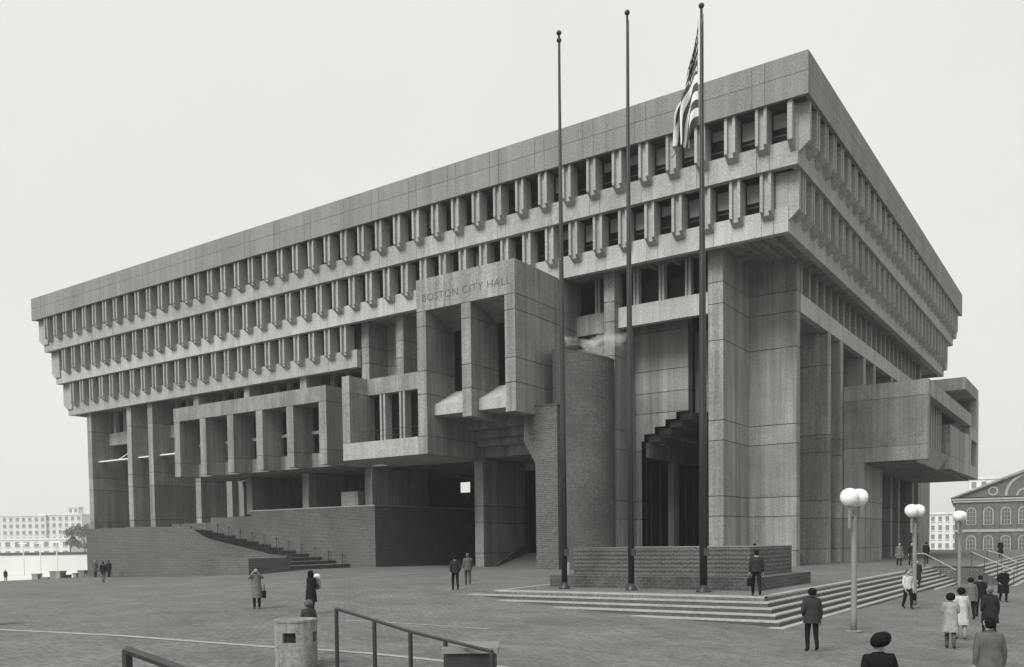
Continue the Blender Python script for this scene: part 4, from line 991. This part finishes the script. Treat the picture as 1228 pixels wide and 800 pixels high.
def bag_mesh(w_, h, d, v, strap=.18):
    s = MB().cham(-d / 2, d / 2, -w_ / 2, w_ / 2, -strap - h, -strap, min(.04, d * .3))
    for y in (-w_ * .3, w_ * .3): s.tube((0, y, -strap - .01), (0, y * .3, .02), .012, n=5)
    s.tube((0, -w_ * .1, .02), (0, w_ * .1, .02), .012, n=5)
    return s.mesh("bag", fabric(v))
A0 = yaw                                    # facing the viewer
AW = yaw + math.pi                          # walking away
pp = person
pp(-52.0, -18.7, 1.74, AW, "person in black jacket and pale trousers walking away by the brick mound", .02, .12, coat=(.82, .02), stride=.22, arms=('swing_f', 'swing_b'), bulk=1.2)
pp(-62.2, -13.4, 1.70, A0, "person in grey coat, middle of the trio by the mound", .10, .03, coat=(.6, .03), stride=.15, bulk=1.15)
t, h_ = pp(-60.3, -13.2, 1.62, AW, "small dark dressed person, right of the trio by the mound", .02, .02, coat=(.7, .03), stride=.15, bulk=1.15)
pp(-108, .5, 1.7, A0 + 1, "dark figure at the far left edge of the plaza", .03, .03, coat=(.7, .02), stride=.1)
t, h_ = pp(-11.9, -36.0, 1.66, A0 + .15, "woman in long pale coat holding something up to her face", .17, .02, 'long', coat=(.48, .06), arms=('camera', 'camera'), bulk=1.08)
held("handbag", "dark handbag hanging at the side of the woman in pale coat", "bag", t, (.30, 0, .98), bag_mesh(.28, .3, .13, .02, .25))
t, h_ = pp(-8.4, -36.3, 1.66, AW - .7, "person in black coat with long dark hair carrying a light bundle", .018, .015, 'long', coat=(.5, .04), arms=('hold', 'hold'), bulk=1.15)
held("bundle", "light bundle with a white top carried by the person in black coat", "bundle", t, (.10, -.36, 1.22), MB().lathe([(.02, -.3), (.13, -.26), (.17, -.1), (.14, .08), (.10, .12)], n=12, sy=.8).lathe([(.09, .1), (.13, .17), (.11, .27), (.02, .31)], n=12, mi=1).mesh("bundle", [fabric(.28), M_WHITE], True))
pp(1.12, -45.2, 1.30, AW + .8, "child with curly hair in a mottled jacket behind the concrete bin", .06, .05, 'curly', coat=(.72, .03), arms=('down', 'down'), bulk=1.2, hairm=M_HAIRL)
pp(-10.2, -25.1, 1.74, AW + .2, "man in dark jacket and dark trousers walking to the entrance", .035, .02, coat=(.88, .01), arms=('pocket', 'swing_b'), stride=.26, bulk=1.12)
pp(-12.6, -20.9, 1.76, AW + .2, "man in grey jacket walking to the entrance", .12, .07, coat=(.82, .01), arms=('swing_f', 'down'), stride=.24, bulk=1.1, hairm=M_HAIRL)
t, h_ = pp(5.75, -27.2, 1.74, AW - .1, "man with pale collar and a bag climbing onto the terrace corner", .04, .02, coat=(.93, -.02), arms=('down', 'down'), stride=.28, bulk=1.2, zoff=0.006, collar=.35)
held("shoulder_bag", "dark bag in the hand of the man on the terrace corner", "bag", t, h_[1], bag_mesh(.34, .3, .16, .015, .12))
p_ = cpt(905, 660, 57)
pp(p_.x, p_.y, 1.86, AW, "person hidden behind the brick podium with only the head showing", .04, .03, zoff=0.0)
pp(9.85, -34.6, 1.78, AW + .1, "man in dark tweed jacket standing alone before the steps", .045, .016, 'round', coat=(.80, .02), arms=('down', 'pocket'), stride=.14, bulk=1.17, collar=.03)
t, h_ = pp(14.25, -47.35, 1.68, AW + .1, "dark haired person in black coat at the bottom edge", .015, .015, 'afro', coat=(.7, .02), bulk=1.05, zoff=.92 - 1.72)
hr = [c for c in t.children if c.name.startswith("hair")][0]; ctr = sum((v.co for v in hr.data.vertices), Vector()) / len(hr.data.vertices)
for v in hr.data.vertices:
    d = v.co - ctr; d = Vector((d.x * 1.02, d.y * 1.0, d.z * .82 - .22 * d.x)); v.co = ctr + d + Vector((0, 0, .02))
pp(3.7, 10.6, 1.74, A0 - .2, "person in long light coat on the terrace, left of a couple", .16, .02, coat=(.6, .03), stride=.12, zoff=.0)
pp(4.4, 11.4, 1.74, A0 + .2, "dark dressed person next to the light coat on the terrace", .02, .02, coat=(.6, .03), stride=.12, zoff=.0)
pp(4.6, 16.5, 1.76, AW, "dark dressed person behind the middle lamp on the terrace", .02, .02, coat=(.6, .03), zoff=.0)
t, h_ = pp(9.12, -16.6, 1.76, A0 + .1, "man in white shirt and black trousers carrying a briefcase", .62, .015, arms=('swing_f', 'down'), stride=.27, bulk=1.12)
held("briefcase", "black briefcase carried by the man in the white shirt", "briefcase", t, h_[1], bag_mesh(.42, .32, .12, .012, .08), (0, 0, -.03))
t, h_ = pp(7.2, -2.8, 1.68, A0 - .4, "woman in dark coat with a handbag on the lower steps", .03, .03, 'round', coat=(.5, .04), arms=('down', 'down'), stride=.12, zoff=-.9)
held("handbag", "small dark handbag of the woman on the lower steps", "bag", t, h_[0], bag_mesh(.3, .24, .12, .015, .15))
pp(12.8, -30.6, 1.66, AW - .5, "dark haired woman in pale coat with folded arms, front of the group", .34, .10, 'afro', coat=(.55, .05), arms=('fold', 'fold'), stride=.26, bulk=1.1)
pp(12.75, -28.0, 1.68, AW - .3, "dark haired woman in white jacket and pale skirt in the group", .55, .30, 'afro', coat=(.52, .05), arms=('swing_f', 'pocket'), stride=.24, bulk=1.12)
pp(12.1, -20.2, 1.70, AW - .2, "person in mottled grey jacket behind the white jacket", .16, .02, 'round', coat=(.8, .02), stride=.15, bulk=1.1)
pp(12.2, -18.0, 1.76, AW - .2, "person in black jacket at the back of the group", .02, .02, 'short', coat=(.8, .02), stride=.15, bulk=1.12)
pp(13.6, -28.2, 1.78, AW - .15, "grey haired man in dark coat walking right of the group", .028, .02, 'bald', coat=(.62, .03), arms=('down', 'pocket'), stride=.22, bulk=1.2, hairm=M_HAIRL, collar=.02)
pp(15.0, -42.1, 1.76, AW, "man in grey jacket nearest the bottom right corner", .13, .05, 'short', coat=(.72, .03), bulk=1.2, zoff=.73 - 1.765, collar=.09)
pp(12.16, -8.0, 1.76, A0, "man in long black coat walking below the right stairs", .014, .014, 'short', coat=(.45, .03), stride=.2, bulk=1.25, arms=('pocket', 'pocket'))
pp(7.6, 40.0, 1.74, A0, "lone dark figure in long coat on the upper terrace", .016, .016, 'short', coat=(.4, .04), bulk=1.2, zoff=0.006)

# ------------------------------------------------------------------ haze: one closed box of pale air round everything
m = bpy.data.materials.new("haze_air"); m.use_nodes = True; n = m.node_tree; n.nodes.clear()
o_ = n.nodes.new("ShaderNodeOutputMaterial"); pv = n.nodes.new("ShaderNodeVolumePrincipled"); n.links.new(pv.outputs[0], o_.inputs['Volume'])
pv.inputs['Color'].default_value = (.97, .97, .94, 1); pv.inputs['Density'].default_value = 0.0004; pv.inputs['Anisotropy'].default_value = 0.3
HAZE = True
if HAZE: tag(MB().box(-2050, 1550, -1550, 2050, -5.0, 36.5).build("haze", m), None, None, None, 'stuff')
